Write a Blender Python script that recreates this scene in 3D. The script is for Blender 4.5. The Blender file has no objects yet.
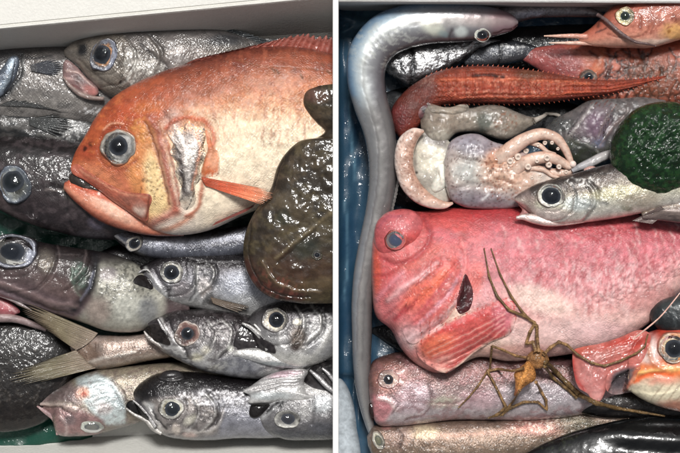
import bpy, math
import numpy as np
from mathutils import Vector

# ------------------------------------------------------------------ scene, camera, light
SC = bpy.context.scene
S = 0.0012                 # metres per plan unit (a plan unit is about 1.2 mm)
H = 2200.0                 # camera height in plan units
CX, CY = 340.0, 226.5
cam_d = bpy.data.cameras.new('camera'); cam = bpy.data.objects.new('camera', cam_d)
SC.collection.objects.link(cam); SC.camera = cam
cam.location = (0, 0, H*S); cam.rotation_euler = (0, 0, 0)
cam_d.sensor_width = 36; cam_d.lens = 36*H/680.0
cam_d.clip_start = 0.05; cam_d.clip_end = 50

W = bpy.data.worlds.new('World'); SC.world = W; W.use_nodes = True
wn = W.node_tree.nodes; wl = W.node_tree.links
SUN_EL, SUN_AZ = math.radians(67), math.radians(4)    # azimuth from +Y towards +X
sky = wn.new('ShaderNodeTexSky'); sky.sky_type = 'NISHITA'; sky.sun_disc = False
sky.sun_elevation = SUN_EL; sky.sun_rotation = SUN_AZ
sky.air_density = 1.0; sky.dust_density = 4.0; sky.ozone_density = 1.0
hs = wn.new('ShaderNodeHueSaturation'); hs.inputs['Saturation'].default_value = 0.18
bg = wn['Background']; bg.inputs['Strength'].default_value = 0.055
wl.new(sky.outputs[0], hs.inputs['Color']); wl.new(hs.outputs[0], bg.inputs['Color'])
sd = bpy.data.lights.new('sun', 'SUN'); so = bpy.data.objects.new('sun', sd); SC.collection.objects.link(so)
sd.energy = 3.0; sd.angle = math.radians(11); sd.color = (1.0, 0.98, 0.955)
so.location = (0, 0.6, 1.5)
_d = Vector((math.cos(SUN_EL)*math.sin(SUN_AZ), math.cos(SUN_EL)*math.cos(SUN_AZ), math.sin(SUN_EL)))
so.rotation_euler = _d.to_track_quat('Z', 'Y').to_euler()
SC.view_settings.view_transform = 'Standard'; SC.view_settings.look = 'None'
SC.view_settings.exposure = 0.17; SC.view_settings.gamma = 1.0
SC.view_settings.use_curve_mapping = False
SC.render.engine = 'CYCLES'

# ------------------------------------------------------------------ numbers
def lin(c):
    c = np.asarray(c, float)/255.0
    return np.where(c <= 0.04045, c/12.92, ((c+0.055)/1.055)**2.4)
def sst(x): x = np.clip(x, 0, 1); return x*x*(3-2*x)
def _h(i, j, s):
    n = (i.astype(np.int64)*374761393 + j.astype(np.int64)*668265263 + int(s)*1442695041) & 0xffffffff
    n = ((n ^ (n >> 13))*1274126177) & 0xffffffff
    n = ((n ^ (n >> 16))*2246822519) & 0xffffffff
    return ((n ^ (n >> 15)) & 0xffff)/65535.0
def vn(x, y, s=0):
    i = np.floor(x); j = np.floor(y); fx = sst(x-i); fy = sst(y-j); i = i.astype(int); j = j.astype(int)
    return (_h(i, j, s)*(1-fx)+_h(i+1, j, s)*fx)*(1-fy)+(_h(i, j+1, s)*(1-fx)+_h(i+1, j+1, s)*fx)*fy
def fbm(x, y, s=0, o=3):
    r = 0; a = .5; t = 0
    for k in range(o): r = r+a*vn(x*2**k+k*7.3, y*2**k+k*3.1, s+k); t += a; a *= .55
    return r/t
def catmull(P, n, closed=False):
    P = np.asarray(P, float)
    if closed: Q = np.vstack([P[-1], P, P[0], P[1]])
    else: Q = np.vstack([2*P[0]-P[1], P, 2*P[-1]-P[-2]])
    m = len(Q)-3
    # arc-length parametrised in the first columns
    seg = []
    for k in range(m): seg.append(np.linalg.norm((Q[k+2]-Q[k+1])[:4]))
    seg = np.maximum(seg, 1e-3); cum = np.concatenate([[0], np.cumsum(seg)])
    t = np.linspace(0, cum[-1], n, endpoint=not closed)
    k = np.clip(np.searchsorted(cum, t, side='right')-1, 0, m-1); f = ((t-cum[k])/seg[k])[:, None]
    p0, p1, p2, p3 = Q[k], Q[k+1], Q[k+2], Q[k+3]
    # tangents limited by neighbouring segment length (non-uniform)
    sk = seg[k][:, None]; sp = seg[np.clip(k-1, 0, m-1)][:, None]; sn = seg[np.clip(k+1, 0, m-1)][:, None]
    m1 = (p2-p1)/sk*0.5+(p1-p0)/sp*0.5 if True else 0
    m2 = (p3-p2)/sn*0.5+(p2-p1)/sk*0.5
    if not closed:
        m1 = np.where((k == 0)[:, None], (p2-p1)/sk, m1); m2 = np.where((k == m-1)[:, None], (p2-p1)/sk, m2)
    m1 = m1*sk; m2 = m2*sk
    return (2*f**3-3*f**2+1)*p1+(f**3-2*f**2+f)*m1+(-2*f**3+3*f**2)*p2+(f**3-f**2)*m2
def polydist(X, Y, pts, closed=False):
    pts = list(pts)+([pts[0]] if closed else [])
    d = np.full(X.shape, 1e9); tt = np.zeros(X.shape); n = len(pts)-1
    for k in range(n):
        ax, ay = pts[k][:2]; bx, by = pts[k+1][:2]; dx, dy = bx-ax, by-ay
        f = np.clip(((X-ax)*dx+(Y-ay)*dy)/(dx*dx+dy*dy+1e-9), 0, 1)
        q = np.hypot(X-ax-f*dx, Y-ay-f*dy); m = q < d; d = np.where(m, q, d); tt = np.where(m, (k+f)/n, tt)
    return d, tt
def inside(X, Y, pts):
    r = np.zeros(X.shape, bool); n = len(pts)
    for k in range(n):
        ax, ay = pts[k]; bx, by = pts[(k+1) % n]
        if ay == by: continue
        c = ((ay > Y) != (by > Y)) & (X < (bx-ax)*(Y-ay)/(by-ay)+ax); r ^= c
    return r

# ------------------------------------------------------------------ markings: colour patches, lines, relief
def B(cx, cy, rx, ry, col, a=1, ang=0, dz=0, s=.5): return ('B', cx, cy, rx, ry, col, a, ang, dz, s)
def L(pts, w, col, a=1, dz=0, tp=0): return ('L', pts, w, col, a, dz, tp)
def P(pts, col, a=1, f=2, dz=0): return ('P', pts, col, a, f, dz)
def N(sx, sy, col, a, lo=.5, hi=.7, ang=0, seed=1, reg=None, dz=0): return ('N', sx, sy, col, a, lo, hi, ang, seed, reg, dz)
def D(n, cx, cy, rx, ry, col, r=.8, a=1, seed=1, dz=0): return ('D', n, cx, cy, rx, ry, col, r, a, seed, dz)
def ellr(X, Y, cx, cy, rx, ry, ang):
    c, s = math.cos(math.radians(ang)), math.sin(math.radians(ang)); x, y = X-cx, Y-cy
    return np.hypot((x*c+y*s)/rx, (-x*s+y*c)/ry)
def paint(X, Y, col, ops, warp=1.1, seed=3):
    X0, Y0 = X, Y
    X = X+(fbm(X0/7, Y0/7, seed)-.5)*2.6*warp; Y = Y+(fbm(X0/7+40, Y0/7, seed+9)-.5)*2.6*warp
    dz = np.zeros(X.shape)
    for o in ops:
        if o[0] == 'B':
            _, cx, cy, rx, ry, c, a, ang, d, s = o; r = ellr(X, Y, cx, cy, rx, ry, ang); w = 1-sst((r-(1-s))/(2*s))
        elif o[0] == 'L':
            _, pts, wd, c, a, d, tp = o
            if len(pts) > 2: pts = catmull(np.asarray(pts, float), len(pts)*4)
            q, t = polydist(X, Y, pts); ww = wd*(1-tp*t) if tp >= 0 else wd*(1+tp*(1-t)); w = np.exp(-(q/np.maximum(ww, .2))**2)
        elif o[0] == 'P':
            _, pts, c, a, f, d = o; q, t = polydist(X, Y, pts, True); sd_ = np.where(inside(X, Y, pts), q, -q); w = sst(.5+sd_/(2*f))
        elif o[0] == 'N':
            _, sx, sy, c, a, lo, hi, ang, sdd, reg, d = o
            cc, s_ = math.cos(math.radians(ang)), math.sin(math.radians(ang)); x, y = X*cc+Y*s_, -X*s_+Y*cc
            w = sst((fbm(x/sx, y/sy, sdd*13)-lo)/(hi-lo))
            if reg: w = w*(1-sst((ellr(X, Y, *reg[:4], reg[4] if len(reg) > 4 else 0)-.6)/.6))
        elif o[0] == 'D':
            _, n, cx, cy, rx, ry, c, r, a, sdd, d = o; rg = np.random.RandomState(sdd); w = np.zeros(X.shape)
            for k in range(n):
                th, rr = rg.rand()*6.283, math.sqrt(rg.rand()); px, py = cx+rx*rr*math.cos(th), cy+ry*rr*math.sin(th); s1 = r*(.6+.8*rg.rand())
                m = (abs(X-px) < s1*3) & (abs(Y-py) < s1*3)
                if m.any(): w[m] = np.maximum(w[m], np.exp(-((X[m]-px)**2+(Y[m]-py)**2)/s1**2))
        if c is not None: w1 = (w*a)[..., None]; col = col*(1-w1)+lin(c)*w1
        if d: dz = dz+d*w
    return col, dz
def desat(c, k=.96): l = (c@np.array([.3, .55, .15]))[..., None]; return np.clip(l+(c-l)*k, 0, 1)
def ramp(t, rp):
    ts = [r[0] for r in rp]; cs = np.array([lin(r[1]) for r in rp])
    return np.stack([np.interp(t, ts, cs[:, k]) for k in range(3)], -1)

# ------------------------------------------------------------------ materials
MATS = {}
def mat(name, metal=0., rough=.4, wet=.8, wr=.05, wsz=5., wst=.25, scale=0, sst_=.3, grain=.25, gsz=1.6, bsz=2.2, bst=.15, sss=0., alpha=1., dark=.25, plain=None, stripe=0, trans=0., spec=.25):
    if name in MATS: return MATS[name]
    m = bpy.data.materials.new(name); m.use_nodes = True; nt = m.node_tree; n = nt.nodes; l = nt.links
    p = n['Principled BSDF']; tc = n.new('ShaderNodeTexCoord')
    def noise(sz, det=3, vec=None, rg=.55):
        q = n.new('ShaderNodeTexNoise'); q.inputs['Scale'].default_value = 1/(sz*S); q.inputs['Detail'].default_value = det; q.inputs['Roughness'].default_value = rg
        l.new(vec or tc.outputs['Object'], q.inputs['Vector']); return q
    def math_(op, a, b=None, c=None):
        q = n.new('ShaderNodeMath'); q.operation = op
        for i, v in enumerate((a, b, c)):
            if v is None: continue
            if hasattr(v, 'is_linked'): l.new(v, q.inputs[i])
            else: q.inputs[i].default_value = v
        return q.outputs[0]
    if plain is None:
        at = n.new('ShaderNodeAttribute'); at.attribute_name = 'Col'; col = at.outputs['Color']
    else:
        q = n.new('ShaderNodeRGB'); q.outputs[0].default_value = (*lin(plain), 1); col = q.outputs[0]
    g = noise(gsz, 4, rg=.7)
    f = math_('MULTIPLY_ADD', math_('SUBTRACT', g.outputs['Fac'], .5), grain*4, 1.0)
    g2 = noise(gsz*6, 3); f = math_('MULTIPLY', f, math_('MULTIPLY_ADD', math_('SUBTRACT', g2.outputs['Fac'], .5), grain*2.2, 1.0))
    hgt = None
    if scale:
        mp = n.new('ShaderNodeMapping'); mp.inputs['Rotation'].default_value = (0, 0, math.radians(45)); k = 1/scale
        mp.inputs['Scale'].default_value = (k, k, 1); 
        dn = n.new('ShaderNodeTexNoise'); dn.inputs['Scale'].default_value = .11; dn.inputs['Detail'].default_value = 2; l.new(tc.outputs['UV'], dn.inputs['Vector'])
        dv = n.new('ShaderNodeVectorMath'); dv.operation = 'MULTIPLY_ADD'; dv.inputs[1].default_value = (7, 7, 0); l.new(dn.outputs['Color'], dv.inputs[0]); l.new(tc.outputs['UV'], dv.inputs[2]); l.new(dv.outputs[0], mp.inputs['Vector'])
        msk = noise(16, 2); mk = math_('MINIMUM', math_('MAXIMUM', math_('MULTIPLY_ADD', msk.outputs['Fac'], 3.2, -1.15), .12), 1.0)
        v = n.new('ShaderNodeTexVoronoi'); v.voronoi_dimensions = '2D'; v.inputs['Scale'].default_value = 1; v.inputs['Randomness'].default_value = .38
        l.new(mp.outputs[0], v.inputs['Vector']); d = v.outputs['Distance']
        f = math_('MULTIPLY', f, math_('MULTIPLY_ADD', math_('MULTIPLY', math_('POWER', d, 2.), mk), -dark*3.2, 1+dark*.5)); f = math_('MAXIMUM', f, .15)
        hgt = (math_('MULTIPLY', math_('MULTIPLY', d, mk), -1.0), sst_)
    mx = n.new('ShaderNodeVectorMath'); mx.operation = 'SCALE'; l.new(col, mx.inputs[0]); l.new(f, mx.inputs['Scale'])
    l.new(mx.outputs[0], p.inputs['Base Color'])
    nb = noise(bsz, 4); b1 = n.new('ShaderNodeBump'); b1.inputs['Strength'].default_value = bst; b1.inputs['Distance'].default_value = bsz*S; l.new(nb.outputs['Fac'], b1.inputs['Height'])
    last = b1
    if hgt:
        b2 = n.new('ShaderNodeBump'); b2.inputs['Strength'].default_value = hgt[1]; b2.inputs['Distance'].default_value = scale*.6*S
        l.new(hgt[0], b2.inputs['Height']); l.new(b1.outputs[0], b2.inputs['Normal']); last = b2
    l.new(last.outputs[0], p.inputs['Normal'])
    w = noise(wsz, 3, rg=.5); b3 = n.new('ShaderNodeBump'); b3.inputs['Strength'].default_value = wst; b3.inputs['Distance'].default_value = wsz*S
    l.new(w.outputs['Fac'], b3.inputs['Height'])
    if hgt:
        b4 = n.new('ShaderNodeBump'); b4.inputs['Strength'].default_value = hgt[1]*.5; b4.inputs['Distance'].default_value = scale*.5*S
        l.new(hgt[0], b4.inputs['Height']); l.new(b3.outputs[0], b4.inputs['Normal']); b3 = b4
    l.new(b3.outputs[0], p.inputs['Coat Normal'])
    rr = math_('MULTIPLY_ADD', g2.outputs['Fac'], .3, rough-.15); l.new(rr, p.inputs['Roughness'])
    p.inputs['Metallic'].default_value = metal; p.inputs['Specular IOR Level'].default_value = spec
    p.inputs['Coat Weight'].default_value = wet; p.inputs['Coat Roughness'].default_value = wr; p.inputs['Coat IOR'].default_value = 1.4
    if sss:
        p.inputs['Subsurface Weight'].default_value = sss; p.inputs['Subsurface Scale'].default_value = .004
        p.inputs['Subsurface Radius'].default_value = (1, .5, .4)
    if alpha < 1: p.inputs['Alpha'].default_value = alpha
    if trans: p.inputs['Transmission Weight'].default_value = trans
    MATS[name] = m; return m
def M(k):
    if k in MATS: return MATS[k]
    T = {
     'orange': dict(rough=.4, scale=2.7, sst_=.5, dark=.16, grain=.28, wet=.8, wst=.6, wsz=3.2, bst=.25),
     'orangehead': dict(rough=.38, grain=.22, wet=.8, wst=.3, wsz=5, bst=.25),
     'pink': dict(rough=.4, grain=.3, wet=1, wst=.9, wsz=3.4, bst=.4, bsz=2, sss=.05, scale=2.7, sst_=.35, dark=.12),
     'greyscale': dict(metal=.2, rough=.38, scale=2.3, sst_=.5, dark=.24, grain=.5, wet=.8, wst=.3, wsz=5),
     'grey': dict(metal=.15, rough=.4, grain=.35, wet=.7, wst=.35, bst=.3),
     'dark': dict(metal=.1, rough=.45, grain=.7, wet=.7, wst=.3, wsz=7, bst=.25, scale=2.0, sst_=.2, dark=.12),
     'silver': dict(metal=.4, rough=.36, grain=.6, wet=1, wr=.1, wst=.6, wsz=4.5, bst=.5, gsz=1.4, bsz=1.8, scale=2.2, sst_=.22, dark=.12),
     'silverscale': dict(metal=.4, rough=.36, grain=.35, wet=.8, wst=.35, scale=3.0, sst_=.5, dark=.25),
     'foil': dict(metal=.85, rough=.22, grain=.5, wet=.6, wst=.9, wsz=5, bst=.9, bsz=4),
     'eel': dict(metal=.3, rough=.3, grain=.05, wet=1, wst=.12, wsz=9, bst=.05, gsz=2),
     'slime': dict(rough=.5, grain=.45, wet=.9, wr=.1, wst=.2, wsz=7, bst=.15, bsz=3, spec=.1),
     'cucumber': dict(rough=.5, grain=.4, wet=1, wr=.06, wst=.6, wsz=5, bst=.2, bsz=4, spec=.1),
     'spiny': dict(rough=.55, grain=.6, wet=.6, wst=.8, wsz=2.6, scale=2.6, sst_=.7, dark=.25, bst=.5),
     'squid': dict(rough=.4, grain=.2, wet=1, wst=.4, wsz=7, bst=.2, sss=.25),
     'jelly': dict(rough=.25, grain=.25, wet=1, wst=.5, wsz=7, bst=.2, alpha=.82, sss=.2),
     'membrane': dict(rough=.25, grain=.2, wet=1, wst=.35, wsz=8, alpha=.72),
     'fin': dict(rough=.4, grain=.5, wet=.9, wst=.5, wsz=4, bst=.4, alpha=.88),
     'flesh': dict(rough=.45, grain=.35, wet=1, wst=.6, wsz=4, bst=.35, sss=.06),
     'blackfish': dict(rough=.3, grain=.3, wet=1, wr=.12, wst=.12, wsz=12, bst=.1),
     'crab': dict(rough=.6, grain=.8, wet=.3, bst=.7, bsz=1.6),
     'eyering': dict(metal=.15, rough=.4, grain=.5, wet=.6, wst=.3, gsz=1.4, bst=.3),
     'pupil': dict(rough=.6, grain=.1, wet=0, bst=.02, spec=0.),
     'foam': dict(rough=.55, grain=.05, wet=.25, wr=.3, wst=.1, bst=.25, bsz=2.4, gsz=3),
     'sheet': dict(rough=.35, grain=.15, wet=.5, wst=.3, wsz=9, gsz=8, bst=.1),
    }
    q = dict(T[k])
    if k not in ('crab', 'foam'): q['grain'] = q.get('grain', .25)*.5; q['bst'] = q.get('bst', .15)*.6
    return mat(k, **q)

# ------------------------------------------------------------------ meshes
HM = np.full((700, 1000), -5.0)            # height of what is already lying there, plan y+100, x+150
def hm(x, y, r=1.5):
    i0, i1 = int(round(y-r))+100, int(round(y+r))+101; j0, j1 = int(round(x-r))+150, int(round(x+r))+151
    i0, j0 = max(i0, 0), max(j0, 0)
    q = HM[i0:i1, j0:j1]; return float(q.max()) if q.size else 0.0
def hmarr(X, Y):
    x = np.clip(X+150, 0, 997.9); y = np.clip(Y+100, 0, 697.9); i = y.astype(int); j = x.astype(int); fy = y-i; fx = x-j
    return (HM[i, j]*(1-fx)+HM[i, j+1]*fx)*(1-fy)+(HM[i+1, j]*(1-fx)+HM[i+1, j+1]*fx)*fy
CM = np.zeros((700, 1000, 3))
def hmput(X, Y, Z, fill=1, C=None):
    if C is not None:
        i = np.clip(np.round(Y).astype(int)+100, 0, 699); j = np.clip(np.round(X).astype(int)+150, 0, 999); k = Z >= HM[i, j]-1.5; CM[i[k], j[k]] = C[k]
    for a in range(-fill, fill+1):
        for b in range(-fill, fill+1):
            i = np.clip(np.round(Y).astype(int)+100+a, 0, 699); j = np.clip(np.round(X).astype(int)+150+b, 0, 999)
            np.maximum.at(HM, (i, j), Z)
def wx(px, z): return (px-CX)*(1-z/H)
def wy(py, z): return (CY-py)*(1-z/H)
def app(X, Y, Z): k = H/(H-Z); return CX+X*k, CY-Y*k
WALL = None     # (side, x): bodies are cut where they meet the divider
def mesh(name, V, F, col, material, parent=None, uv=None, org=None, smooth=True):
    V = np.asarray(V, float)*S
    if WALL == 'L': V[:, 0] = np.minimum(V[:, 0], (336-CX)*S)
    if WALL == 'R': V[:, 0] = np.maximum(V[:, 0], (337-CX)*S)
    if parent is not None: V = V-np.array(parent['_o'])
    me = bpy.data.meshes.new(name); F = np.asarray(F, np.int32); nf, k = F.shape
    me.vertices.add(len(V)); me.vertices.foreach_set('co', V.astype(np.float32).ravel())
    me.loops.add(nf*k); me.loops.foreach_set('vertex_index', F.ravel())
    me.polygons.add(nf); me.polygons.foreach_set('loop_start', np.arange(0, nf*k, k, dtype=np.int32))
    me.update(calc_edges=True); me.validate()
    me.polygons.foreach_set('use_smooth', np.full(len(me.polygons), smooth))
    a = me.color_attributes.new('Col', 'FLOAT_COLOR', 'POINT')
    c4 = np.ones((len(V), 4), np.float32); c4[:, :3] = np.clip(col, 0, 1); a.data.foreach_set('color', c4.ravel())
    if uv is not None and len(me.loops) == nf*k:
        u = me.uv_layers.new(name='UVMap'); u.data.foreach_set('uv', np.asarray(uv, np.float32)[F.ravel()].ravel())
    me.materials.append(M(material) if isinstance(material, str) else material)
    o = bpy.data.objects.new(name, me); SC.collection.objects.link(o)
    if parent is not None: o.parent = parent
    return o
def grid_faces(nu, nv, wrap):
    i = np.arange(nu-1)[:, None]; j = np.arange(nv if wrap else nv-1)[None, :]; j2 = (j+1) % nv
    return np.stack([i*nv+j, i*nv+j2, (i+1)*nv+j2, (i+1)*nv+j], -1).reshape(-1, 4)
def thing(name, label, cat, x, y, z=0, group=None):
    e = bpy.data.objects.new(name, None); SC.collection.objects.link(e); e.empty_display_size = .01
    o = (wx(x, z)*S, wy(y, z)*S, z*S); e.location = o; e['_o'] = o; e['label'] = label; e['category'] = cat
    if group: e['group'] = group
    return e
def tag(o, label, cat, group=None):
    o['label'] = label; o['category'] = cat
    if group: o['group'] = group
def sub(parent, o):      # make o a sub-part of parent mesh (same origin)
    o.parent = parent; return o
INFO = {}
def loft(T, name, st, rp, ops=(), m='grey', z=40, th=20, e=.84, res=1.1, mott=.5, lump=.8, lsz=14, seed=1, belly=1., hmw=True, lab=None, warp=1.1, rz=0, ridged=None):
    """Body of elliptic sections; st = (x_top,y_top,x_bottom,y_bottom[,thickness factor[,z offset]])"""
    A = []
    for s in st:
        s = tuple(s)+((1.,) if len(s) < 5 else ()); A.append(s+((0.,) if len(s) < 6 else ()))
    A = np.array(A, float)
    mid = (A[:, :2]+A[:, 2:4])/2; ln = np.sum(np.linalg.norm(np.diff(mid, axis=0), axis=1))
    hwm = max(np.linalg.norm(A[:, :2]-A[:, 2:4], axis=1))/2
    nu = int(max(16, ln/res)); nt = int(max(14, hwm*3.14/(res*1.15))); nb = max(8, nt//3)
    C = catmull(A, nu); top, bot, tf, zo = C[:, :2], C[:, 2:4], C[:, 4], C[:, 5]
    v = np.concatenate([np.linspace(0, math.pi, nt, endpoint=False), np.linspace(math.pi, 2*math.pi, nb, endpoint=False)]); nv = len(v)
    c = np.sign(np.cos(v))*np.abs(np.cos(v))**e; s = np.sign(np.sin(v))*np.abs(np.sin(v))**e
    hw = np.linalg.norm(top-bot, axis=1)/2; u = np.linspace(0, 1, nu)
    tz = th*tf*(hw/hwm)**.85
    md = (top+bot)/2; hv = (top-bot)/2
    px = md[:, 0:1]+hv[:, 0:1]*c; py = md[:, 1:2]+hv[:, 1:2]*c
    Z0 = z+zo[:, None]
    sb = np.where(s < 0, belly, 1.0)
    Z = Z0+tz[:, None]*(s*sb)[None, :]
    k = 1-Z0/H; X = (px-CX)*k; Y = (CY-py)*k
    ax, ay = app(X, Y, Z); t = np.broadcast_to((1-c)/2, ax.shape)
    t = t+(fbm(ax/9, ay/9, seed+5)-.5)*.10
    col = ramp(t, rp); col, dz = paint(ax, ay, col, ops, warp, seed+3)
    col = desat(np.clip(col, 0, 1)**1.12*.95)
    mo = 1+mott*((fbm(ax/2.4, ay/2.0, seed+31)-.5)*1.1+(fbm(ax/8, ay/5, seed+37)-.5)*1.2); col = col*mo[..., None]
    dz = dz+(fbm(ax/3.6, ay/3.6, seed+41)-.5)*.7*mott
    dz = dz+(fbm(ax/lsz, ay/lsz, seed)-.5)*2*lump*np.clip(tz[:, None]/10, .1, 1)
    if ridged: dz = dz+ridged(ax, ay)
    Z = Z+dz*np.clip(s, -1, 1)[None, :]**1.0*np.where(s > 0, 1, .5)
    arc = np.concatenate([[0], np.cumsum(np.linalg.norm(np.diff(md, axis=0), axis=1))])
    UV = np.stack([np.broadcast_to(arc[:, None], X.shape), hwm*np.broadcast_to(v[None, :], X.shape)*.9], -1).reshape(-1, 2)
    V = np.stack([X, Y, Z], -1)
    if hmw:
        mm = (s > -.01); hmput(ax[:, mm].ravel(), ay[:, mm].ravel(), Z[:, mm].ravel(), 1, col[:, mm].reshape(-1, 3))
    Vf = V.reshape(-1, 3); F = grid_faces(nu, nv, True)[:, ::-1]
    c0 = V[0].mean(0); c1 = V[-1].mean(0); n0 = len(Vf); Vf = np.vstack([Vf, c0, c1]); UV = np.vstack([UV, UV[0], UV[-1]])
    cf = np.vstack([col.reshape(-1, 3), col[0].mean(0), col[-1].mean(0)])
    j = np.arange(nv); j2 = (j+1) % nv
    F = np.vstack([F, np.stack([np.full(nv, n0), j, j2, np.full(nv, n0)], -1)[:, [0, 1, 2, 2]], np.stack([np.full(nv, n0+1), (nu-1)*nv+j2, (nu-1)*nv+j, (nu-1)*nv+j], -1)])
    F4 = F[:-2*nv]; F3 = F[-2*nv:, :3]
    o = mesh2(name, Vf, F4, F3, cf, m, T, UV)
    if lab: o['label'] = lab
    INFO[o.name] = (ax[:, :nt], ay[:, :nt], V[:, :nt])
    return o
def mesh2(name, V, F4, F3, col, material, parent, uv):
    V = np.asarray(V, float)*S
    if WALL == 'L': V[:, 0] = np.minimum(V[:, 0], (336-CX)*S)
    if WALL == 'R': V[:, 0] = np.maximum(V[:, 0], (337-CX)*S)
    if parent is not None: V = V-np.array(parent['_o'])
    me = bpy.data.meshes.new(name); li = np.concatenate([F4.ravel(), F3.ravel()]).astype(np.int32)
    me.vertices.add(len(V)); me.vertices.foreach_set('co', V.astype(np.float32).ravel())
    me.loops.add(len(li)); me.loops.foreach_set('vertex_index', li)
    n4, n3 = len(F4), len(F3); me.polygons.add(n4+n3)
    me.polygons.foreach_set('loop_start', np.concatenate([np.arange(n4)*4, n4*4+np.arange(n3)*3]).astype(np.int32))
    me.update(calc_edges=True)
    me.polygons.foreach_set('use_smooth', np.full(n4+n3, True))
    a = me.color_attributes.new('Col', 'FLOAT_COLOR', 'POINT'); c4 = np.ones((len(V), 4), np.float32); c4[:, :3] = np.clip(col, 0, 1); a.data.foreach_set('color', c4.ravel())
    if uv is not None:
        u = me.uv_layers.new(name='UVMap'); u.data.foreach_set('uv', np.asarray(uv, np.float32)[li].ravel())
    me.validate()
    me.materials.append(M(material) if isinstance(material, str) else material)
    o = bpy.data.objects.new(name, me); SC.collection.objects.link(o)
    if parent is not None: o.parent = parent
    return o
def path(T, name, pts, rp, **kw):
    """tube-like body along a centre line; pts = (x,y,half width[,z offset])"""
    pp = np.array([(p[0], p[1]) for p in pts], float); st = []
    flat = kw.pop('flat', 1.)
    for i, p in enumerate(pts):
        d = pp[min(i+1, len(pp)-1)]-pp[max(i-1, 0)]; d = d/(np.linalg.norm(d)+1e-9); w = p[2]
        st.append((p[0]+w*d[1], p[1]-w*d[0], p[0]-w*d[1], p[1]+w*d[0], 1., p[3] if len(p) > 3 else 0.))
    kw.setdefault('th', max(p[2] for p in pts)*flat)
    return loft(T, name, st, rp, **kw)
def blendcm(cc, ax, ay, Sx, blend):
    if not blend: return cc
    i = np.clip(np.round(ay).astype(int)+100, 0, 699); j = np.clip(np.round(ax).astype(int)+150, 0, 999); q = CM[i, j]
    q = np.where(q.sum(-1, keepdims=True) > 0, q, cc); w = (sst((1-Sx)/blend))[:, None, None]
    return cc*w+q*(1-w)
def pillow(T, name, poly, col, h=6, z=40, p=2.2, ops=(), m='grey', res=1.1, lump=.6, lsz=12, seed=1, h2=2, drape=None, rp=None, lab=None, warp=1.1, cen=None, tilt=(0, 0), ridged=None, blend=0, soft=.5):
    """Rounded plate over a closed outline"""
    bd = catmull(np.array(poly, float), int(max(24, sum(math.dist(poly[i], poly[i-1]) for i in range(len(poly)))/res)), True)
    c = np.array(cen, float) if cen else bd.mean(0); R = np.max(np.linalg.norm(bd-c, axis=1)); nr = int(max(5, R/res))
    ss = np.concatenate([np.linspace(.02, 1, nr)**.8]); sb = np.linspace(1, .02, max(4, nr//4))
    Sx = np.concatenate([ss, sb]); up = np.concatenate([np.ones(len(ss)), -np.ones(len(sb))])
    px = c[0]+(bd[None, :, 0]-c[0])*Sx[:, None]; py = c[1]+(bd[None, :, 1]-c[1])*Sx[:, None]
    prof = np.clip(1-Sx**p, 0, 1)**soft; zz = np.where(up > 0, prof*h, -prof*h2)[:, None]+z+(px-c[0])*tilt[0]+(py-c[1])*tilt[1]
    X = (px-CX)*(1-z/H); Y = (CY-py)*(1-z/H); Z = zz*np.ones_like(X)
    ax, ay = app(X, Y, Z)
    base = lin(col)*np.ones(ax.shape+(3,)); cc, dz = paint(ax, ay, base, ops, warp, seed); cc = desat(np.clip(cc, 0, 1)**1.1*.95); cc = blendcm(cc, ax, ay, Sx, blend); cc = cc*(1+.5*((fbm(ax/2.4, ay/2., seed+31)-.5)*1.1+(fbm(ax/8, ay/6, seed+37)-.5)*1.1))[..., None]
    dz = dz+(fbm(ax/lsz, ay/lsz, seed)-.5)*2*lump
    if ridged: dz = dz+ridged(ax, ay)
    Z = Z+dz*np.where(up > 0, prof, 0)[:, None]
    if drape is not None:
        hh = np.maximum(hmarr(ax, ay), hmarr(ax+1, ay)); Z = np.maximum(Z, hh+(drape*prof-.45*(1-prof)**2)[:, None]-np.where(up > 0, 0, .05+1.2*(1-Sx))[:, None])
    hmput(ax[:len(ss)].ravel(), ay[:len(ss)].ravel(), Z[:len(ss)].ravel(), 1, cc[:len(ss)].reshape(-1, 3))
    V = np.stack([X, Y, Z], -1); n, nv = X.shape
    F = grid_faces(n, nv, True); F = np.vstack([F[:(len(ss)-1)*nv], F[len(ss)*nv:]]); Vf = V.reshape(-1, 3); n0 = len(Vf)
    Vf = np.vstack([Vf, V[0].mean(0), V[-1].mean(0)]); cf = np.vstack([cc.reshape(-1, 3), cc[0].mean(0), cc[-1].mean(0)])
    j = np.arange(nv); j2 = (j+1) % nv
    F3 = np.vstack([np.stack([np.full(nv, n0), j2, j], -1), np.stack([np.full(nv, n0+1), (n-1)*nv+j, (n-1)*nv+j2], -1)])
    uv = np.vstack([np.stack([ax, ay], -1).reshape(-1, 2), [[0, 0], [0, 0]]])
    # outline direction decides the winding
    ar = np.sum(bd[:, 0]*np.roll(bd[:, 1], -1)-np.roll(bd[:, 0], -1)*bd[:, 1])
    if ar > 0: F = F[:, ::-1]; F3 = F3[:, ::-1]
    o = mesh2(name, Vf, F[:, ::-1], F3[:, ::-1], cf, m, T, uv)
    if lab: o['label'] = lab
    INFO[o.name] = (ax[:len(ss)], ay[:len(ss)], V[:len(ss)])
    return o
def surf(o, x, y):
    ax, ay, V = INFO[o.name]; d = (ax-x)**2+(ay-y)**2; i = np.argmin(d); i, j = np.unravel_index(i, ax.shape)
    i0, i1 = max(i-4, 0), min(i+4, ax.shape[0]-1); j0, j1 = max(j-4, 0), min(j+4, ax.shape[1]-1)
    a = V[i1, j]-V[i0, j]; b = V[i, j1]-V[i, j0]; n = np.cross(a, b); n = n/(np.linalg.norm(n)+1e-9)
    if n[2] < 0: n = -n
    return V[i, j], n
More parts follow.
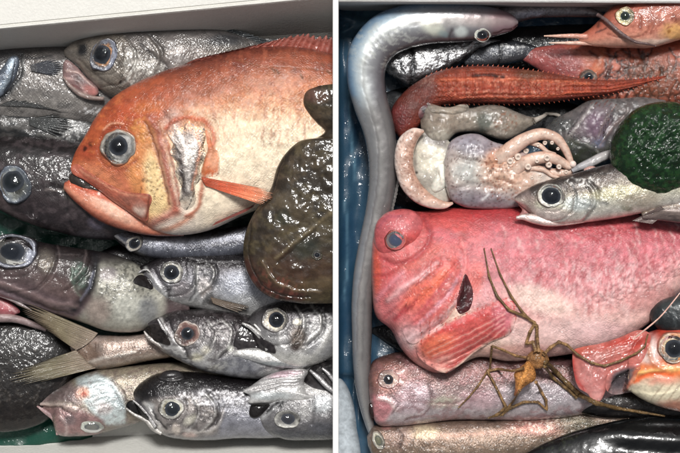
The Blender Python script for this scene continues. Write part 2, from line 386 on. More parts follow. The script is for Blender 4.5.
def disc(name, T, c, n, rx, ry, ang, prof, colf, m, nr=14, na=56, s0=0.0, jit=0, seed=0):
    """round dome / ring in the plane with normal n. prof(s)->height, colf(s,a)->rgb"""
    n = np.array(n)/np.linalg.norm(n); a = math.radians(ang); e1 = np.array([math.cos(a), -math.sin(a), 0.]); e1 -= n*np.dot(e1, n); e1 /= np.linalg.norm(e1); e2 = np.cross(n, e1)
    ss = np.linspace(max(s0, .001), 1, nr); aa = np.linspace(0, 2*math.pi, na, endpoint=False)
    SS, AA = np.meshgrid(ss, aa, indexing='ij'); jr = 1+jit*(fbm(np.cos(AA)*1.5+5, np.sin(AA)*1.5+5, seed)-.5)
    V = np.array(c)+(SS*jr*np.cos(AA)*rx)[..., None]*e1+(SS*jr*np.sin(AA)*ry)[..., None]*e2+prof(SS)[..., None]*n
    col = colf(SS, AA); F = grid_faces(nr, na, True)
    return mesh(name, V.reshape(-1, 3), F, col.reshape(-1, 3), m, T)
CORNEA = None
def cornea_mat():
    global CORNEA
    if CORNEA: return CORNEA
    m = bpy.data.materials.new('cornea'); m.use_nodes = True; nt = m.node_tree; n = nt.nodes; l = nt.links; n.remove(n['Principled BSDF'])
    t = n.new('ShaderNodeBsdfTransparent'); g = n.new('ShaderNodeBsdfGlossy'); g.inputs['Roughness'].default_value = .03
    fr = n.new('ShaderNodeFresnel'); fr.inputs['IOR'].default_value = 1.42; mx = n.new('ShaderNodeMixShader')
    tc = n.new('ShaderNodeTexCoord'); no = n.new('ShaderNodeTexNoise'); no.inputs['Scale'].default_value = 1/(6*S); bp = n.new('ShaderNodeBump'); bp.inputs['Strength'].default_value = .25; bp.inputs['Distance'].default_value = 4*S
    l.new(tc.outputs['Object'], no.inputs['Vector']); l.new(no.outputs['Fac'], bp.inputs['Height']); l.new(bp.outputs[0], g.inputs['Normal'])
    l.new(fr.outputs[0], mx.inputs[0]); l.new(t.outputs[0], mx.inputs[1]); l.new(g.outputs[0], mx.inputs[2]); l.new(mx.outputs[0], n['Material Output'].inputs['Surface'])
    CORNEA = m; return m
def eye(T, body, x, y, rx, ry, pr, cols, ang=0, po=(0, 0), pasp=1., up=.45, bulge=.3, pcol=(10, 11, 14), seed=1, sink=.0, pang=None):
    """cols: radial colours from the pupil edge outwards. eye > iris, pupil, cornea"""
    q, nrm = surf(body, x, y); nz = nrm*(1-up)+np.array([0, 0, 1.])*up; nz /= np.linalg.norm(nz)
    r = (rx+ry)/2; AX, AY, VV = INFO[body.name]; mk = ((AX-x)/(rx*.85))**2+((AY-y)/(rx*.85))**2 < 1
    lift = max(0., float(((VV[mk]-q)@nz).max())) if mk.any() else 0.
    c = q+nz*(lift*.9-r*sink)
    # correct the plan position so the eye sits where the outline puts it
    zc = c[2]; c = np.array([wx(x, zc), wy(y, zc), zc]); rp = [(i/(len(cols)-1), k) for i, k in enumerate(cols)]
    ii, jj = np.clip(np.round(AY[mk]).astype(int)+100, 0, 699), np.clip(np.round(AX[mk]).astype(int)+150, 0, 999)
    skin = CM[ii, jj].mean(0) if mk.any() else lin(cols[-1])
    def colf(s, a):
        t = np.clip(s+(fbm(np.cos(a)*3*s+7, np.sin(a)*3*s+7, seed, 3)-.5)*.5, 0, 1); return (lambda w, c_: c_*(1-w)+skin*.8*w)(sst((s-.84+(fbm(np.cos(a)*2+3, np.sin(a)*2+3, seed+5)-.5)*.2)/.14)[..., None]*.85, ramp((t-.3)/.7, rp)*((.5+.5*fbm(a*5+s*2, s*5, seed+8, 3))*(.78+.34*np.cos(a-seed*1.7)+.12*np.cos(2*a+seed)))[..., None])
    rim = disc('eye', T, c, nz, rx, ry, ang, lambda s: r*(.02*np.exp(-((s-.86)/.10)**2)-.75*sst((s-.88)/.2)+.03), colf, 'eyering', nr=12, s0=.62, jit=.3, seed=seed)
    iris = disc('iris', T, c, nz, rx*.8, ry*.8, ang, lambda s: r*(-.02+.04*s), lambda s, a: colf(s*.8, a), 'eyering', nr=14, s0=.2, seed=seed)
    pc = c+np.array([po[0], -po[1], 0.]); ps = pr
    pup = disc('pupil', T, pc+nz*(.01*r), nz, ps, ps*pasp, ang if pang is None else pang, lambda s: r*.05*np.sqrt(np.clip(1-s*s, 0, 1)), lambda s, a: lin(pcol)+(lin((70, 74, 82))-lin(pcol))*(sst((s-.55)/.45)*.55+.25*fbm(np.cos(a)*s*2+seed, np.sin(a)*s*2, seed))[..., None], 'pupil', nr=6, na=36, jit=.22, seed=seed+2)
    cor = disc('cornea', T, c, nz, rx*.8, ry*.8, ang, lambda s: r*(bulge*np.clip(1-s*s, 0, 1)+.03), lambda s, a: np.ones(s.shape+(3,)), cornea_mat(), nr=12)
    for o in (iris, pup, cor): o.parent = rim
    hmput(np.array([x]), np.array([y]), np.array([c[2]+r*.4]), int(r*.8))
    return rim
def fin(T, name, base, tip, cols, nr=14, z0=40, z1=40, arch=0, m='fin', rag=.12, thick=.7, raycol=None, ridge=.55, drape=None, seed=1, raya=.6, lab=None, seg=26, curl=0, ops=()):
    """fan of rays joined by a membrane, from base line to tip line"""
    nt = nr*6+1; b = catmull(np.array(base, float), nt); t_ = catmull(np.array(tip, float), nt); s = np.linspace(0, 1, seg)[:, None]
    t = np.linspace(0, 1, nt)[None, :]; ph = t*nr+.9*(fbm(t*nr*.5, t*0+seed, seed+3, 2)-.5)*np.sin(t*math.pi); rg = np.random.RandomState(seed); edge = 1-rag*(.5-.5*np.cos(2*math.pi*ph))*1.0-rag*.8*np.interp(t, np.linspace(0, 1, nr+1), rg.rand(nr+1))
    se = s*edge; px = b[None, :, 0]*(1-se)+t_[None, :, 0]*se; py = b[None, :, 1]*(1-se)+t_[None, :, 1]*se
    dx, dy = t_[:, 0]-b[:, 0], t_[:, 1]-b[:, 1]; px = px-dy[None, :]*curl*np.sin(se*math.pi); py = py+dx[None, :]*curl*np.sin(se*math.pi)
    wob = (fbm(s*4+t*0, t*nr*.8, seed)-.5)*1.6+(fbm(s*1.5+3, t*4, seed+2, 2)-.5)*4*s
    ray = np.abs(np.cos(math.pi*ph))**1.5*np.ones_like(s)
    Z = z0+(z1-z0)*se+arch*np.sin(se*math.pi)*1.0+ray*ridge+wob
    X = (px-CX)*(1-Z/H); Y = (CY-py)*(1-Z/H); 
    if drape is not None:
        hh = np.maximum.reduce([hmarr(px, py), hmarr(px+2, py), hmarr(px-2, py), hmarr(px, py+2), hmarr(px, py-2)]); Z = np.maximum(Z, hh+drape+ray*ridge)
    col = ramp(np.clip(se+wob*.05, 0, 1), cols)
    if raycol is not None: w = (ray**2*raya*(.5+.5*fbm(se*20, ph*1.0, seed)))[..., None]; col = col*(1-w)+lin(raycol)*w
    if ops: col, dz = paint(px, py, col, ops); Z = Z+dz
    V1 = np.stack([X, Y, Z+thick/2], -1); V2 = np.stack([X, Y, Z-thick/2], -1); hmput(px.ravel(), py.ravel(), (Z+thick).ravel(), 1)
    n, nv = X.shape; F = grid_faces(n, nv, False); F2 = F[:, ::-1]+n*nv
    # rim
    bi = np.concatenate([np.arange(nv), np.arange(1, n)*nv+nv-1, (n-1)*nv+np.arange(nv-2, -1, -1), np.arange(n-2, 0, -1)*nv]); bj = np.roll(bi, -1)
    F3 = np.stack([bi, bj, bj+n*nv, bi+n*nv], -1); V = np.vstack([V1.reshape(-1, 3), V2.reshape(-1, 3)])
    o = mesh(name, V, np.vstack([F, F2, F3]), np.vstack([col.reshape(-1, 3)]*2), m, T, uv=np.vstack([np.stack([px, py], -1).reshape(-1, 2)]*2))
    if lab: o['label'] = lab
    return o
def tube(T, name, pts, col, m='crab', seg=8, off=0, drape=True, ops=(), col2=None, jn=0.):
    """thin limb along 3D points (x,y,r[,z]) resting on what is below"""
    P_ = np.array([(p[0], p[1], p[2], (p[3] if len(p) > 3 else (hm(p[0], p[1], 2)+p[2]+off))) for p in pts], float)
    n = int(max(6, np.sum(np.hypot(*np.diff(P_[:, :2], axis=0).T))/1.5)); C = P_ if len(P_) < 3 else None
    # straight segments with softened joints
    C = catmull(P_, n) if jn == 0 else np.stack([np.interp(np.linspace(0, len(P_)-1, n), np.arange(len(P_)), P_[:, k]) for k in range(4)], -1)
    if jn:
        f = np.abs(np.linspace(0, len(P_)-1, n)-np.round(np.linspace(0, len(P_)-1, n))); C[:, 2] *= 1+jn*np.exp(-(f/.07)**2)-.15*np.exp(-((f-.4)/.2)**2)
    if drape:
        hh = np.array([hm(a, b, 1.5) for a, b in C[:, :2]])+C[:, 2]*.8+off; hh = np.convolve(np.pad(hh, 3, 'edge'), np.ones(7)/7, 'valid'); C[:, 3] = np.maximum(C[:, 3], hh)
    X = wx(C[:, 0], C[:, 3]); Y = wy(C[:, 1], C[:, 3]); c = np.stack([X, Y, C[:, 3]], -1); d = np.gradient(c, axis=0); d /= np.linalg.norm(d, axis=1)[:, None]+1e-9
    up = np.array([0, 0, 1.]); a = np.cross(d, up); a /= np.linalg.norm(a, axis=1)[:, None]+1e-9; b = np.cross(a, d); an = np.linspace(0, 2*math.pi, seg, endpoint=False)
    rr = C[:, 2]*(1+.06*np.random.RandomState(len(pts)).randn(n)*(C[:, 2].max() < 4))
    V = c[:, None]+rr[:, None, None]*(np.cos(an)[None, :, None]*a[:, None]+np.sin(an)[None, :, None]*b[:, None])
    t = np.linspace(0, 1, n)[:, None]*np.ones((1, seg)); cc = lin(col)*(1-t[..., None])+lin(col2 or col)*t[..., None]
    cc = cc*(.75+.5*vn(C[:, 0:1]/2.5+an[None, :]*0, C[:, 1:2]/2.5, 5))[..., None]
    if ops: cc, _ = paint(*app(V[..., 0], V[..., 1], V[..., 2]), cc, ops)
    F = grid_faces(n, seg, True); n0 = n*seg; Vf = np.vstack([V.reshape(-1, 3), c[0], c[-1]]); j = np.arange(seg); j2 = (j+1) % seg
    F3 = np.vstack([np.stack([np.full(seg, n0), j, j2], -1), np.stack([np.full(seg, n0+1), (n-1)*seg+j2, (n-1)*seg+j], -1)])
    o = mesh2(name, Vf, F[:, ::-1], F3[:, ::-1], np.vstack([cc.reshape(-1, 3), cc[0, 0], cc[-1, 0]]), m, T, None)
    return o
def sucker(T, x, y, r, z):
    return disc('sucker', T, (wx(x, z), wy(y, z), z), (0, -.25, 1), r, r, 0, lambda s: r*(.5*np.exp(-((s-.62)/.26)**2)-.7*sst((s-.8)/.3)), lambda s, a: lin((226, 206, 192))*(.45+.55*sst(s/.6))[..., None], 'squid', nr=8, na=16, jit=.3, seed=int(x))
def face(cx, cy, r, dk=(60, 56, 58), lt=(206, 204, 200), k=1., n=10):
    """relief and lines of a fish's cheek behind and below an eye, snout to the left"""
    q = lambda *p: [(cx+a*r, cy+b_*r) for a, b_ in p]
    o = [L(q((1.45, -1.2), (2.1, -.2), (1.9, 1.0), (1.1, 1.9), (-.2, 2.1)), 1.1, dk, .75*k, -1.3), L(q((1.6, -1.1), (2.3, -.1), (2.1, 1.1), (1.2, 2.1)), 1.0, lt, .5*k, .8),
         L(q((3.1, -1.3), (3.9, -.2), (3.7, 1.0), (2.7, 2.0)), 1.6, dk, .85*k, -1.8), L(q((2.9, -1.2), (3.65, -.2), (3.45, .9), (2.5, 1.85)), 1.1, lt, .6*k, 1.0),
         L(q((1.15, -.9), (1.3, .2), (.8, 1.15), (-.4, 1.3)), .9, dk, .5*k, -.7)]
    for i in range(n):
        a = -1.1+2.3*i/(n-1); o.append(L(q((2.15, a*.7), (3.3, a)), .6, dk if i % 2 else lt, .35*k, .3 if i % 2 else -.3))
    return o
def ball(T, name, x, y, r, col, m='flesh', z=None, flat=.6, n=(0, 0, 1)):
    z = hm(x, y, 1) if z is None else z
    return disc(name, T, (wx(x, z), wy(y, z), z-r*.1), n, r, r, 0, lambda s: r*flat*np.sqrt(np.clip(1.001-s*s, 0, 1)), lambda s, a: lin(col)*(.85+.3*fbm(np.cos(a)*s*2+x, np.sin(a)*s*2+y, 3))[..., None], m, nr=6, na=14)

# ------------------------------------------------------------------ the setting
def sheet(T, name, lines, col, m, n=80, fold=None, mat_=None, smooth=True):
    """ruled surface through lines of plan points (x0,y0,x1,y1,z)"""
    V = []
    for (x0, y0, x1, y1, z) in lines:
        t = np.linspace(0, 1, n); x = x0+(x1-x0)*t; y = y0+(y1-y0)*t
        zz = z+(fbm(x/30, y/30+z, 4)-.5)*.8
        V.append(np.stack([wx(x, z), wy(y, z), zz], -1))
    V = np.array(V); F = grid_faces(len(lines), n, False)
    o = mesh(name, V.reshape(-1, 3), F, np.broadcast_to(lin(col), (V.shape[0]*n, 3)), m, T, smooth=False)
    return o
def heightsheet(T, name, x0, x1, y0, y1, col, m, zf, step=2.5, ops=()):
    X, Y = np.meshgrid(np.arange(x0, x1+step, step), np.arange(y0, y1+step, step)); Z = zf(X, Y)
    c, dz = paint(X, Y, lin(col)*np.ones(X.shape+(3,)), ops); Z = Z+dz
    hmput(X.ravel(), Y.ravel(), Z.ravel(), 2)
    V = np.stack([wx(X, 4), wy(Y, 4), Z], -1); F = grid_faces(X.shape[0], X.shape[1], False)[:, ::-1]
    return mesh(name, V.reshape(-1, 3), F, c.reshape(-1, 3), m, T)

gm = mat('stone_floor', rough=.6, wet=.3, grain=.4, gsz=20, bst=.2, plain=(60, 62, 62))
V = np.array([(-1500, -1500, -14), (1500, -1500, -14), (1500, 1500, -14), (-1500, 1500, -14)]); fl = mesh('floor', V, [[0, 1, 2, 3]], np.ones((4, 3)), gm); fl['kind'] = 'structure'

lb = thing('foam_box', 'white foam fish box on the left, holding the big orange fish', 'box', 150, 230, -10)
sheet(lb, 'box_floor', [(-120, -20, 336, -20, -1), (-120, 520, 336, 520, -1)], (215, 214, 208), 'foam')
sheet(lb, 'back_wall', [(-120, -60, 336, -60, -12), (-120, -60, 336, -60, 108), (-120, 24, 336, -18, 108), (-120, 36, 336, -8, 108), (-120, 36.8, 336, -7.2, 106.6), (-120, 37.6, 336, -6.4, 106.6), (-120, 38.4, 336, -5.6, 108.), (-120, 40, 336, -4, 108), (-120, 41.4, 336, -2.6, 106), (-120, 58, 336, 32, 40), (-120, 72, 336, 60, -1)], (214, 212, 205), 'foam')
sheet(lb, 'front_wall', [(-120, 446, 336, 426, -1), (-120, 453, 336, 431, 8), (-120, 480, 336, 468, 70), (-120, 500, 336, 490, 108), (-120, 560, 336, 560, 108), (-120, 560, 336, 560, -12)], (205, 204, 198), 'foam')
sheet(lb, 'side_wall', [(-70, 30, -70, 500, -1), (-88, 20, -88, 510, 108), (-130, 0, -130, 530, 108), (-130, 0, -130, 530, -12)], (214, 212, 205), 'foam')
rb = thing('foam_box', 'white foam fish box on the right, lined with blue plastic', 'box', 520, 230, -10)
sheet(rb, 'box_floor', [(337, -20, 800, -20, -1), (337, 520, 800, 520, -1)], (215, 214, 208), 'foam')
sheet(rb, 'back_wall', [(337, -60, 800, -60, -12), (337, -60, 800, -60, 98), (337, 0, 800, 2, 98), (337, 1.5, 800, 3.5, 97), (337, 8, 800, 10, 30), (337, 12, 800, 14, -1)], (205, 203, 200), 'foam')
sheet(rb, 'front_wall', [(337, 470, 800, 470, -1), (337, 495, 800, 495, 98), (337, 560, 800, 560, 98), (337, 560, 800, 560, -12)], (214, 212, 205), 'foam')
sheet(rb, 'side_wall', [(742, -10, 742, 510, -1), (765, -20, 765, 520, 98), (800, -20, 800, 520, 98), (800, -20, 800, 520, -12)], (214, 212, 205), 'foam')
pillow(rb, 'box_corner', [(325, 372), (338, 376), (347, 386), (353, 402), (357, 425), (361, 462), (350, 500), (325, 500)], (176, 184, 190), h=18, z=4, p=3, m='foam', h2=6)

def divider():
    x0, x1 = 333.2, 338.6; z1 = 135; V = []; prof = [(x0, -6), (x0, z1-1.0), (x0+.8, z1), (x1-.8, z1), (x1, z1-1.0), (x1, -6)]; ys = np.linspace(-60, 520, 60)
    for y in ys:
        for (x, z) in prof: V.append((x-CX, (CY-y), z))
    F = grid_faces(len(ys), 6, False)
    o = mesh('divider_board', np.array(V), F[:, ::-1], np.broadcast_to(lin((240, 240, 238)), (len(V), 3)), 'divider', None, smooth=False)
    tag(o, 'thin upright white board standing between the two fish boxes', 'board')
mat('divider', rough=.6, wet=0., grain=.03, bst=.05)
divider()

WALL = 'L'
def zg(X, Y): return 5+5*fbm(X/40, Y/25, 5)+3*np.sin((X+Y*1.5)/14+3*fbm(X/30, Y/30, 2))*.6-30*sst((Y-(450-.13*X))/5)-30*sst((X-80)/40)*sst((Y-400)/20)
gs = thing('plastic_sheet', 'green plastic sheet lining the left edge of the left box', 'plastic sheet', 20, 330, 0)
heightsheet(gs, 'sheet', -75, 320, 190, 456, (16, 62, 50), 'sheet', zg)
WALL = 'R'
def zb(X, Y):
    w = np.exp(-((X-352)/22)**2); r = 6+6*fbm(X/26, Y/40, 8, 4)+2.5*np.sin(X/5.5+4*fbm(X/40, Y/50, 3))*w
    r = r+26*sst((344-X)/12)*.6; r = r+9*np.exp(-((Y-18-.25*(X-340))/5)**2)*(X < 395)+6*np.exp(-((Y-34+.35*(X-340))/3.5)**2)*(X < 390)
    return r-8*sst((Y-372)/8)*(X < 356)
bs = thing('plastic_sheet', 'blue plastic sheet lining the right box beside the eel', 'plastic sheet', 360, 200, 0)
heightsheet(bs, 'sheet', 337, 740, 8, 466, (40, 68, 88), 'sheet', zb, ops=[P([(337, 4), (392, 4), (380, 22), (355, 34), (337, 40)], (80, 112, 130), .7, 4), N(9, 30, (30, 60, 85), .6, .45, .65, seed=4), L([(352, 60), (350, 120), (356, 180)], 1.2, (110, 150, 170), .5), L([(345, 200), (348, 260), (343, 300)], 1, (110, 150, 170), .4)])

# ------------------------------------------------------------------ LEFT BOX
WALL = 'L'
GRY = [(0, (92, 88, 86)), (.3, (118, 113, 110)), (.7, (128, 124, 120)), (1, (110, 106, 104))]
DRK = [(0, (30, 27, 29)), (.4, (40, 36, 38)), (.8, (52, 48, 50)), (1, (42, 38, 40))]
def under(x0, y0, x1, y1, w, lab, z=12, c=DRK, bend=0):  # dark filler bodies added low down so the gaps between fish read as shade
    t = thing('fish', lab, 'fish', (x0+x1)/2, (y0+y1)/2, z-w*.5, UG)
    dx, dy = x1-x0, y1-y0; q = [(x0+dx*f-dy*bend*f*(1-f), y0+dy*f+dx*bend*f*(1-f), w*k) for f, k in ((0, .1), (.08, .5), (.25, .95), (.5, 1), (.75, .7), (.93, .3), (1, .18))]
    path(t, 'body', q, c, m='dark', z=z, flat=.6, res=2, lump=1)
UG = 'dark filler fish added to blacken the gaps in the left box'
under(80, 268, 250, 262, 24, 'dark filler fish added as shade beneath the small silver heads of the left box', 14)
under(60, 376, 330, 382, 22, 'dark filler fish added as shade beneath the lower silver heads of the left box', 8)
under(150, 50, 400, 40, 22, 'dark filler fish added as shade behind the back of the big orange fish', 22)  # put in for the dark shadow behind the orange back
under(-60, 128, 120, 142, 30, 'dark filler fish added as shade beneath the grey fins at the left edge', 10)
under(140, 320, 400, 345, 24, 'dark filler fish added as shade beneath the open mouthed silver fish', 8)

# grey scaled fish, far left top
t = thing('fish', 'grey scaly fish at the top left corner, cut by the picture edge, silvery gill edge', 'fish', 40, 85, 8)
b = loft(t, 'body', [(-70, 75, -70, 100), (-30, 55, -30, 124), (20, 44, 20, 130), (60, 44, 60, 130), (100, 52, 100, 128), (145, 62, 145, 120), (200, 80, 200, 100)], GRY, z=30, th=26, m='greyscale', ops=[
    P([(-10, 48), (22, 52), (26, 62), (20, 84), (6, 98), (-20, 98)], (96, 96, 98), .8, 3), L([(21, 56), (20, 74), (10, 90), (0, 99)], 2.6, (30, 32, 36), 1, -1.5), L([(23, 56), (22, 76), (12, 92)], 1.2, (140, 140, 138), .6, .6),
    L([(25, 57), (38, 58), (52, 56)], 1.3, (60, 60, 62), .8), L([(20, 64), (34, 78), (30, 96)], 2, (150, 146, 142), .35), N(10, 7, (80, 78, 78), .5, seed=3), B(110, 100, 18, 10, (95, 92, 92), .6), D(26, 92, 111, 12, 4, (235, 235, 235), .9, .7, 5)])
pillow(t, 'gill_cover', [(-6, 96), (-8, 80), (2, 68), (12, 56), (18, 57), (17, 74), (9, 88), (0, 97)], (104, 112, 124), h=5, z=55, m='silver', ops=[L([(12, 62), (8, 78), (-2, 92)], 3.5, (150, 162, 172), .8), L([(15, 60), (13, 76), (4, 92)], 1, (30, 34, 40), .8, -.5)])
fin(t, 'pectoral_fin', [(30, 65), (31, 71)], [(60, 57), (66, 66), (60, 77)], [(0, (100, 98, 96)), (.25, (62, 64, 70)), (1, (50, 53, 60))], nr=9, z0=55, z1=57, drape=1.2, raycol=(80, 82, 90), rag=.3)
# ragged dark fish below it
t = thing('fish', 'dark grey fish with ragged fins at the left edge above the black eye fish', 'fish', 40, 128, 8)
b = loft(t, 'body', [(-60, 118, -60, 140), (-20, 108, -20, 146), (20, 105, 20, 148), (55, 108, 55, 150), (85, 116, 86, 150), (110, 122, 110, 146), (140, 128, 140, 140)], [(0, (52, 52, 52)), (.5, (88, 86, 84)), (1, (62, 58, 58))], z=34, th=18, m='grey', lump=2, ops=[
    N(14, 4, (38, 40, 42), .85, .45, .6, seed=6, ang=8), L([(0, 112), (30, 116), (60, 118)], 2, (40, 42, 44), .8, -1), D(60, 70, 132, 12, 12, (225, 225, 222), 1.0, .85, 7), B(75, 130, 10, 10, (130, 130, 130), .4), L([(40, 125), (60, 136)], 3, (35, 37, 40), .9, -1.), L([(38, 134), (60, 138)], 1.6, (140, 138, 134), .5)])
fin(t, 'pelvic_fin', [(30, 119), (30, 125)], [(64, 112), (76, 124), (62, 138)], [(0, (60, 62, 62)), (1, (36, 40, 42))], nr=9, z0=48, z1=52, raycol=(110, 110, 108), rag=.35, raya=.5, drape=.8)
fin(t, 'dorsal_fin', [(0, 106), (36, 108)], [(18, 98), (70, 112)], [(0, (70, 70, 70)), (1, (50, 52, 54))], nr=12, z0=44, z1=54, raycol=(100, 100, 98), rag=.3, drape=.5)

# grey fish with open mouth and large eye
t = thing('fish', 'grey fish with a large blue rimmed eye and gaping mouth behind the orange fish', 'fish', 150, 60, 20)
b = loft(t, 'body', [(64, 50, 65, 56), (72, 43, 77, 66), (86, 35, 93, 84), (106, 29, 112, 98), (130, 26.5, 134, 100), (160, 26, 165, 96), (190, 26, 195, 88), (220, 29, 223, 78), (246, 37, 247, 64), (268, 45, 268, 52)], [(0, (84, 80, 79)), (.2, (104, 99, 97)), (.5, (126, 120, 114)), (1, (120, 112, 106))], z=52, th=24, m='greyscale', ops=[
    P([(60, 45), (80, 36), (110, 26), (124, 32), (128, 50), (126, 80), (110, 102), (60, 100)], (126, 118, 108), .75, 5), P([(66, 56), (84, 62), (98, 78), (112, 86), (100, 96), (80, 76)], (150, 140, 128), .6, 3),
    L([(80, 60), (95, 74), (110, 84), (125, 90)], 1.3, (90, 80, 74), .7, -.6), B(82, 50, 5, 7, (32, 34, 38), .95), L([(122, 74), (121, 83)], 1.4, (60, 56, 54), .5), B(120, 82, 1.4, 1.4, (40, 38, 38), 1),
    *face(103.5, 55, 15, (70, 66, 64), (160, 152, 144), .6), L([(126, 38), (134, 52), (136, 72), (128, 88)], 1.1, (92, 88, 84), .6, -.7), L([(140, 44), (156, 58), (167, 67), (160, 78)], 1.6, (60, 58, 58), .8, -1.2),
    D(150, 133, 66, 9, 18, (225, 222, 214), .9, .75, 11, .3), D(120, 152, 68, 12, 9, (220, 217, 210), .9, .7, 12, .3), D(24, 178, 58, 10, 6, (235, 232, 230), 1.0, .8, 13),
    N(14, 8, (98, 94, 92), .5, seed=8), B(190, 60, 26, 12, (120, 108, 106), .4), B(225, 40, 18, 6, (46, 48, 52), .8), B(150, 30, 60, 5, (80, 77, 76), .5)])
eye(t, b, 103.5, 55, 18.5, 14.5, 9.2, [(25, 24, 26), (196, 140, 92), (96, 92, 98), (150, 154, 168), (112, 116, 132), (60, 62, 70)], ang=-68, po=(-2.5, -1), up=.6, seed=3)
pillow(t, 'mouth_lining', [(63, 66), (66, 60), (76, 66), (86, 77), (98, 88), (98, 94), (84, 96), (74, 90), (64, 80)], (138, 112, 110), h=4, z=58, m='flesh', ops=[L([(66, 70), (80, 74), (94, 88)], 1, (205, 180, 172), .8, .5), L([(64, 78), (78, 82), (86, 94)], 1.2, (200, 170, 164), .7, .5), B(78, 80, 6, 4, (84, 66, 66), .7, 30), B(90, 90, 7, 4, (200, 130, 122), .7, 30), L([(70, 84), (84, 90)], 1, (120, 80, 80), .8)])
path(t, 'lower_jaw', [(63, 77, 1.2), (70, 86, 2), (80, 94, 2.6), (92, 98, 2.6), (104, 99, 2)], [(0, (160, 140, 132)), (1, (120, 105, 100))], m='flesh', z=60, flat=1)
fin(t, 'dorsal_fin', [(205, 30), (232, 36), (262, 46)], [(222, 26), (252, 34), (280, 44)], [(0, (60, 60, 62)), (.5, (34, 37, 40)), (1, (48, 52, 54))], nr=14, z0=56, z1=58, raycol=(120, 126, 128), rag=.15, raya=.4)

# dark fish, left edge, green-black eye
t = thing('fish', 'blackish fish at the left edge with its head under the orange fish chin, cloudy eye', 'fish', 50, 185, 12)
b = loft(t, 'body', [(-60, 160, -60, 175), (-34, 148, -30, 192), (-8, 138, -4, 210), (20, 136, 24, 223), (55, 138, 55, 233), (90, 143, 88, 239), (115, 150, 112, 240), (150, 165, 150, 238), (200, 185, 200, 225)], [(0, (28, 24, 25)), (.35, (42, 36, 37)), (.7, (55, 47, 49)), (1, (46, 41, 44))], z=44, th=30, m='dark', ops=[
    L([(50, 186), (64, 192), (68, 210), (74, 230)], 1.2, (30, 27, 29), .8, -1), L([(62, 180), (74, 184), (84, 196), (88, 212)], 1, (38, 34, 36), .7, -.8), B(82, 192, 14, 12, (96, 96, 76), .4), D(30, 78, 190, 16, 12, (150, 150, 110), .8, .55, 21), B(98, 222, 9, 7, (104, 98, 112), .7), N(9, 6, (88, 78, 80), .45, .5, .7, seed=9), L([(45, 190), (64, 191)], .8, (150, 140, 136), .5), B(-10, 200, 26, 8, (96, 84, 84), .5),
    L([(0, 205), (18, 216), (40, 228)], 3, (110, 100, 100), .4), D(50, 50, 170, 40, 18, (120, 116, 112), .6, .5, 22), B(90, 236, 16, 5, (120, 116, 122), .4)])
eye(t, b, 14.5, 184, 17.5, 20, 12, [(20, 24, 26), (90, 92, 84), (150, 154, 150), (120, 128, 138), (100, 108, 120), (62, 64, 72)], ang=-25, po=(-2, -3), pasp=.85, up=.6, seed=5, pcol=(16, 22, 24))

# long jawed dark fish
t = thing('fish', 'dark purplish fish at the left edge with a glassy bulging eye and pink open mouth', 'fish', 60, 285, 12)
b = loft(t, 'body', [(-60, 250, -60, 280), (-30, 240, -26, 288), (0, 237, 0, 297), (30, 240, 30, 306), (58, 245, 60, 316), (85, 249, 84, 323), (108, 253, 108, 331), (132, 261, 136, 332), (152, 274, 154, 326), (190, 292, 190, 316)], [(0, (46, 40, 41)), (.3, (70, 61, 60)), (.6, (94, 80, 80)), (1, (116, 98, 102))], z=46, th=29, m='grey', ops=[
    P([(96, 262), (120, 258), (165, 270), (165, 335), (80, 335), (78, 318), (92, 300)], (172, 170, 158), .85, 5), N(2.6, 2.6, (84, 84, 78), .75, .5, .6, seed=5, reg=(125, 290, 34, 32)), B(128, 308, 16, 14, (206, 206, 196), .6), B(108, 274, 9, 7, (140, 130, 134), .6), B(98, 312, 12, 14, (160, 140, 132), .6), B(148, 312, 10, 14, (120, 124, 134), .5),
    B(80, 278, 9, 15, (74, 92, 82), .6, -12), D(50, 80, 275, 8, 14, (130, 156, 142), .8, .5, 31), *face(13, 251, 20, (40, 34, 36), (150, 136, 134), .5, 8), B(46, 262, 8, 12, (112, 104, 94), .6), D(20, 46, 264, 7, 10, (165, 155, 140), .8, .6, 33),
    L([(96, 255), (95, 270), (91, 284), (83, 298), (74, 309)], 4.4, (24, 24, 30), 1, -3.0), L([(93, 272), (88, 288), (80, 300)], 1.2, (120, 122, 136), .8, .8), L([(72, 268), (73, 284), (80, 296)], 1.2, (104, 120, 108), .8, -.8),
    L([(0, 283), (25, 292), (50, 302), (76, 306)], 2.4, (140, 120, 118), .7, 1.2), L([(-5, 287), (25, 298), (52, 309), (72, 314)], 1.8, (70, 56, 60), .85, -1.4), L([(0, 292), (30, 304), (55, 314)], 2.2, (150, 132, 138), .7, .8), B(60, 288, 26, 9, (112, 92, 88), .5, 22), B(115, 258, 20, 7, (66, 62, 62), .7)])
eye(t, b, 13, 251, 25, 18.5, 15.5, [(22, 23, 28), (40, 42, 48), (84, 88, 98), (150, 154, 168), (112, 114, 126), (66, 64, 70)], ang=4, po=(-4, 1), pasp=.78, up=.7, bulge=.6, seed=7, pcol=(18, 22, 28), sink=-.08)
pillow(t, 'mouth_lining', [(-30, 292), (0, 296), (12, 303), (20, 312), (10, 316), (-30, 318)], (150, 92, 96), h=5, z=42, m='flesh', ops=[B(4, 306, 7, 5, (178, 84, 92), .8), L([(0, 300), (16, 312)], 1, (200, 160, 160), .7)])
path(t, 'lower_jaw', [(-30, 318, 4), (0, 318, 4.5), (16, 319, 4), (34, 325, 3), (46, 330, 1.5)], [(0, (168, 146, 144)), (1, (120, 104, 104))], m='flesh', z=44)
path(t, 'upper_lip', [(-20, 290, 1.5), (5, 297, 1.8), (20, 304, 1.6), (32, 311, 1.)], [(0, (190, 178, 176)), (1, (110, 96, 98))], m='flesh', z=54)

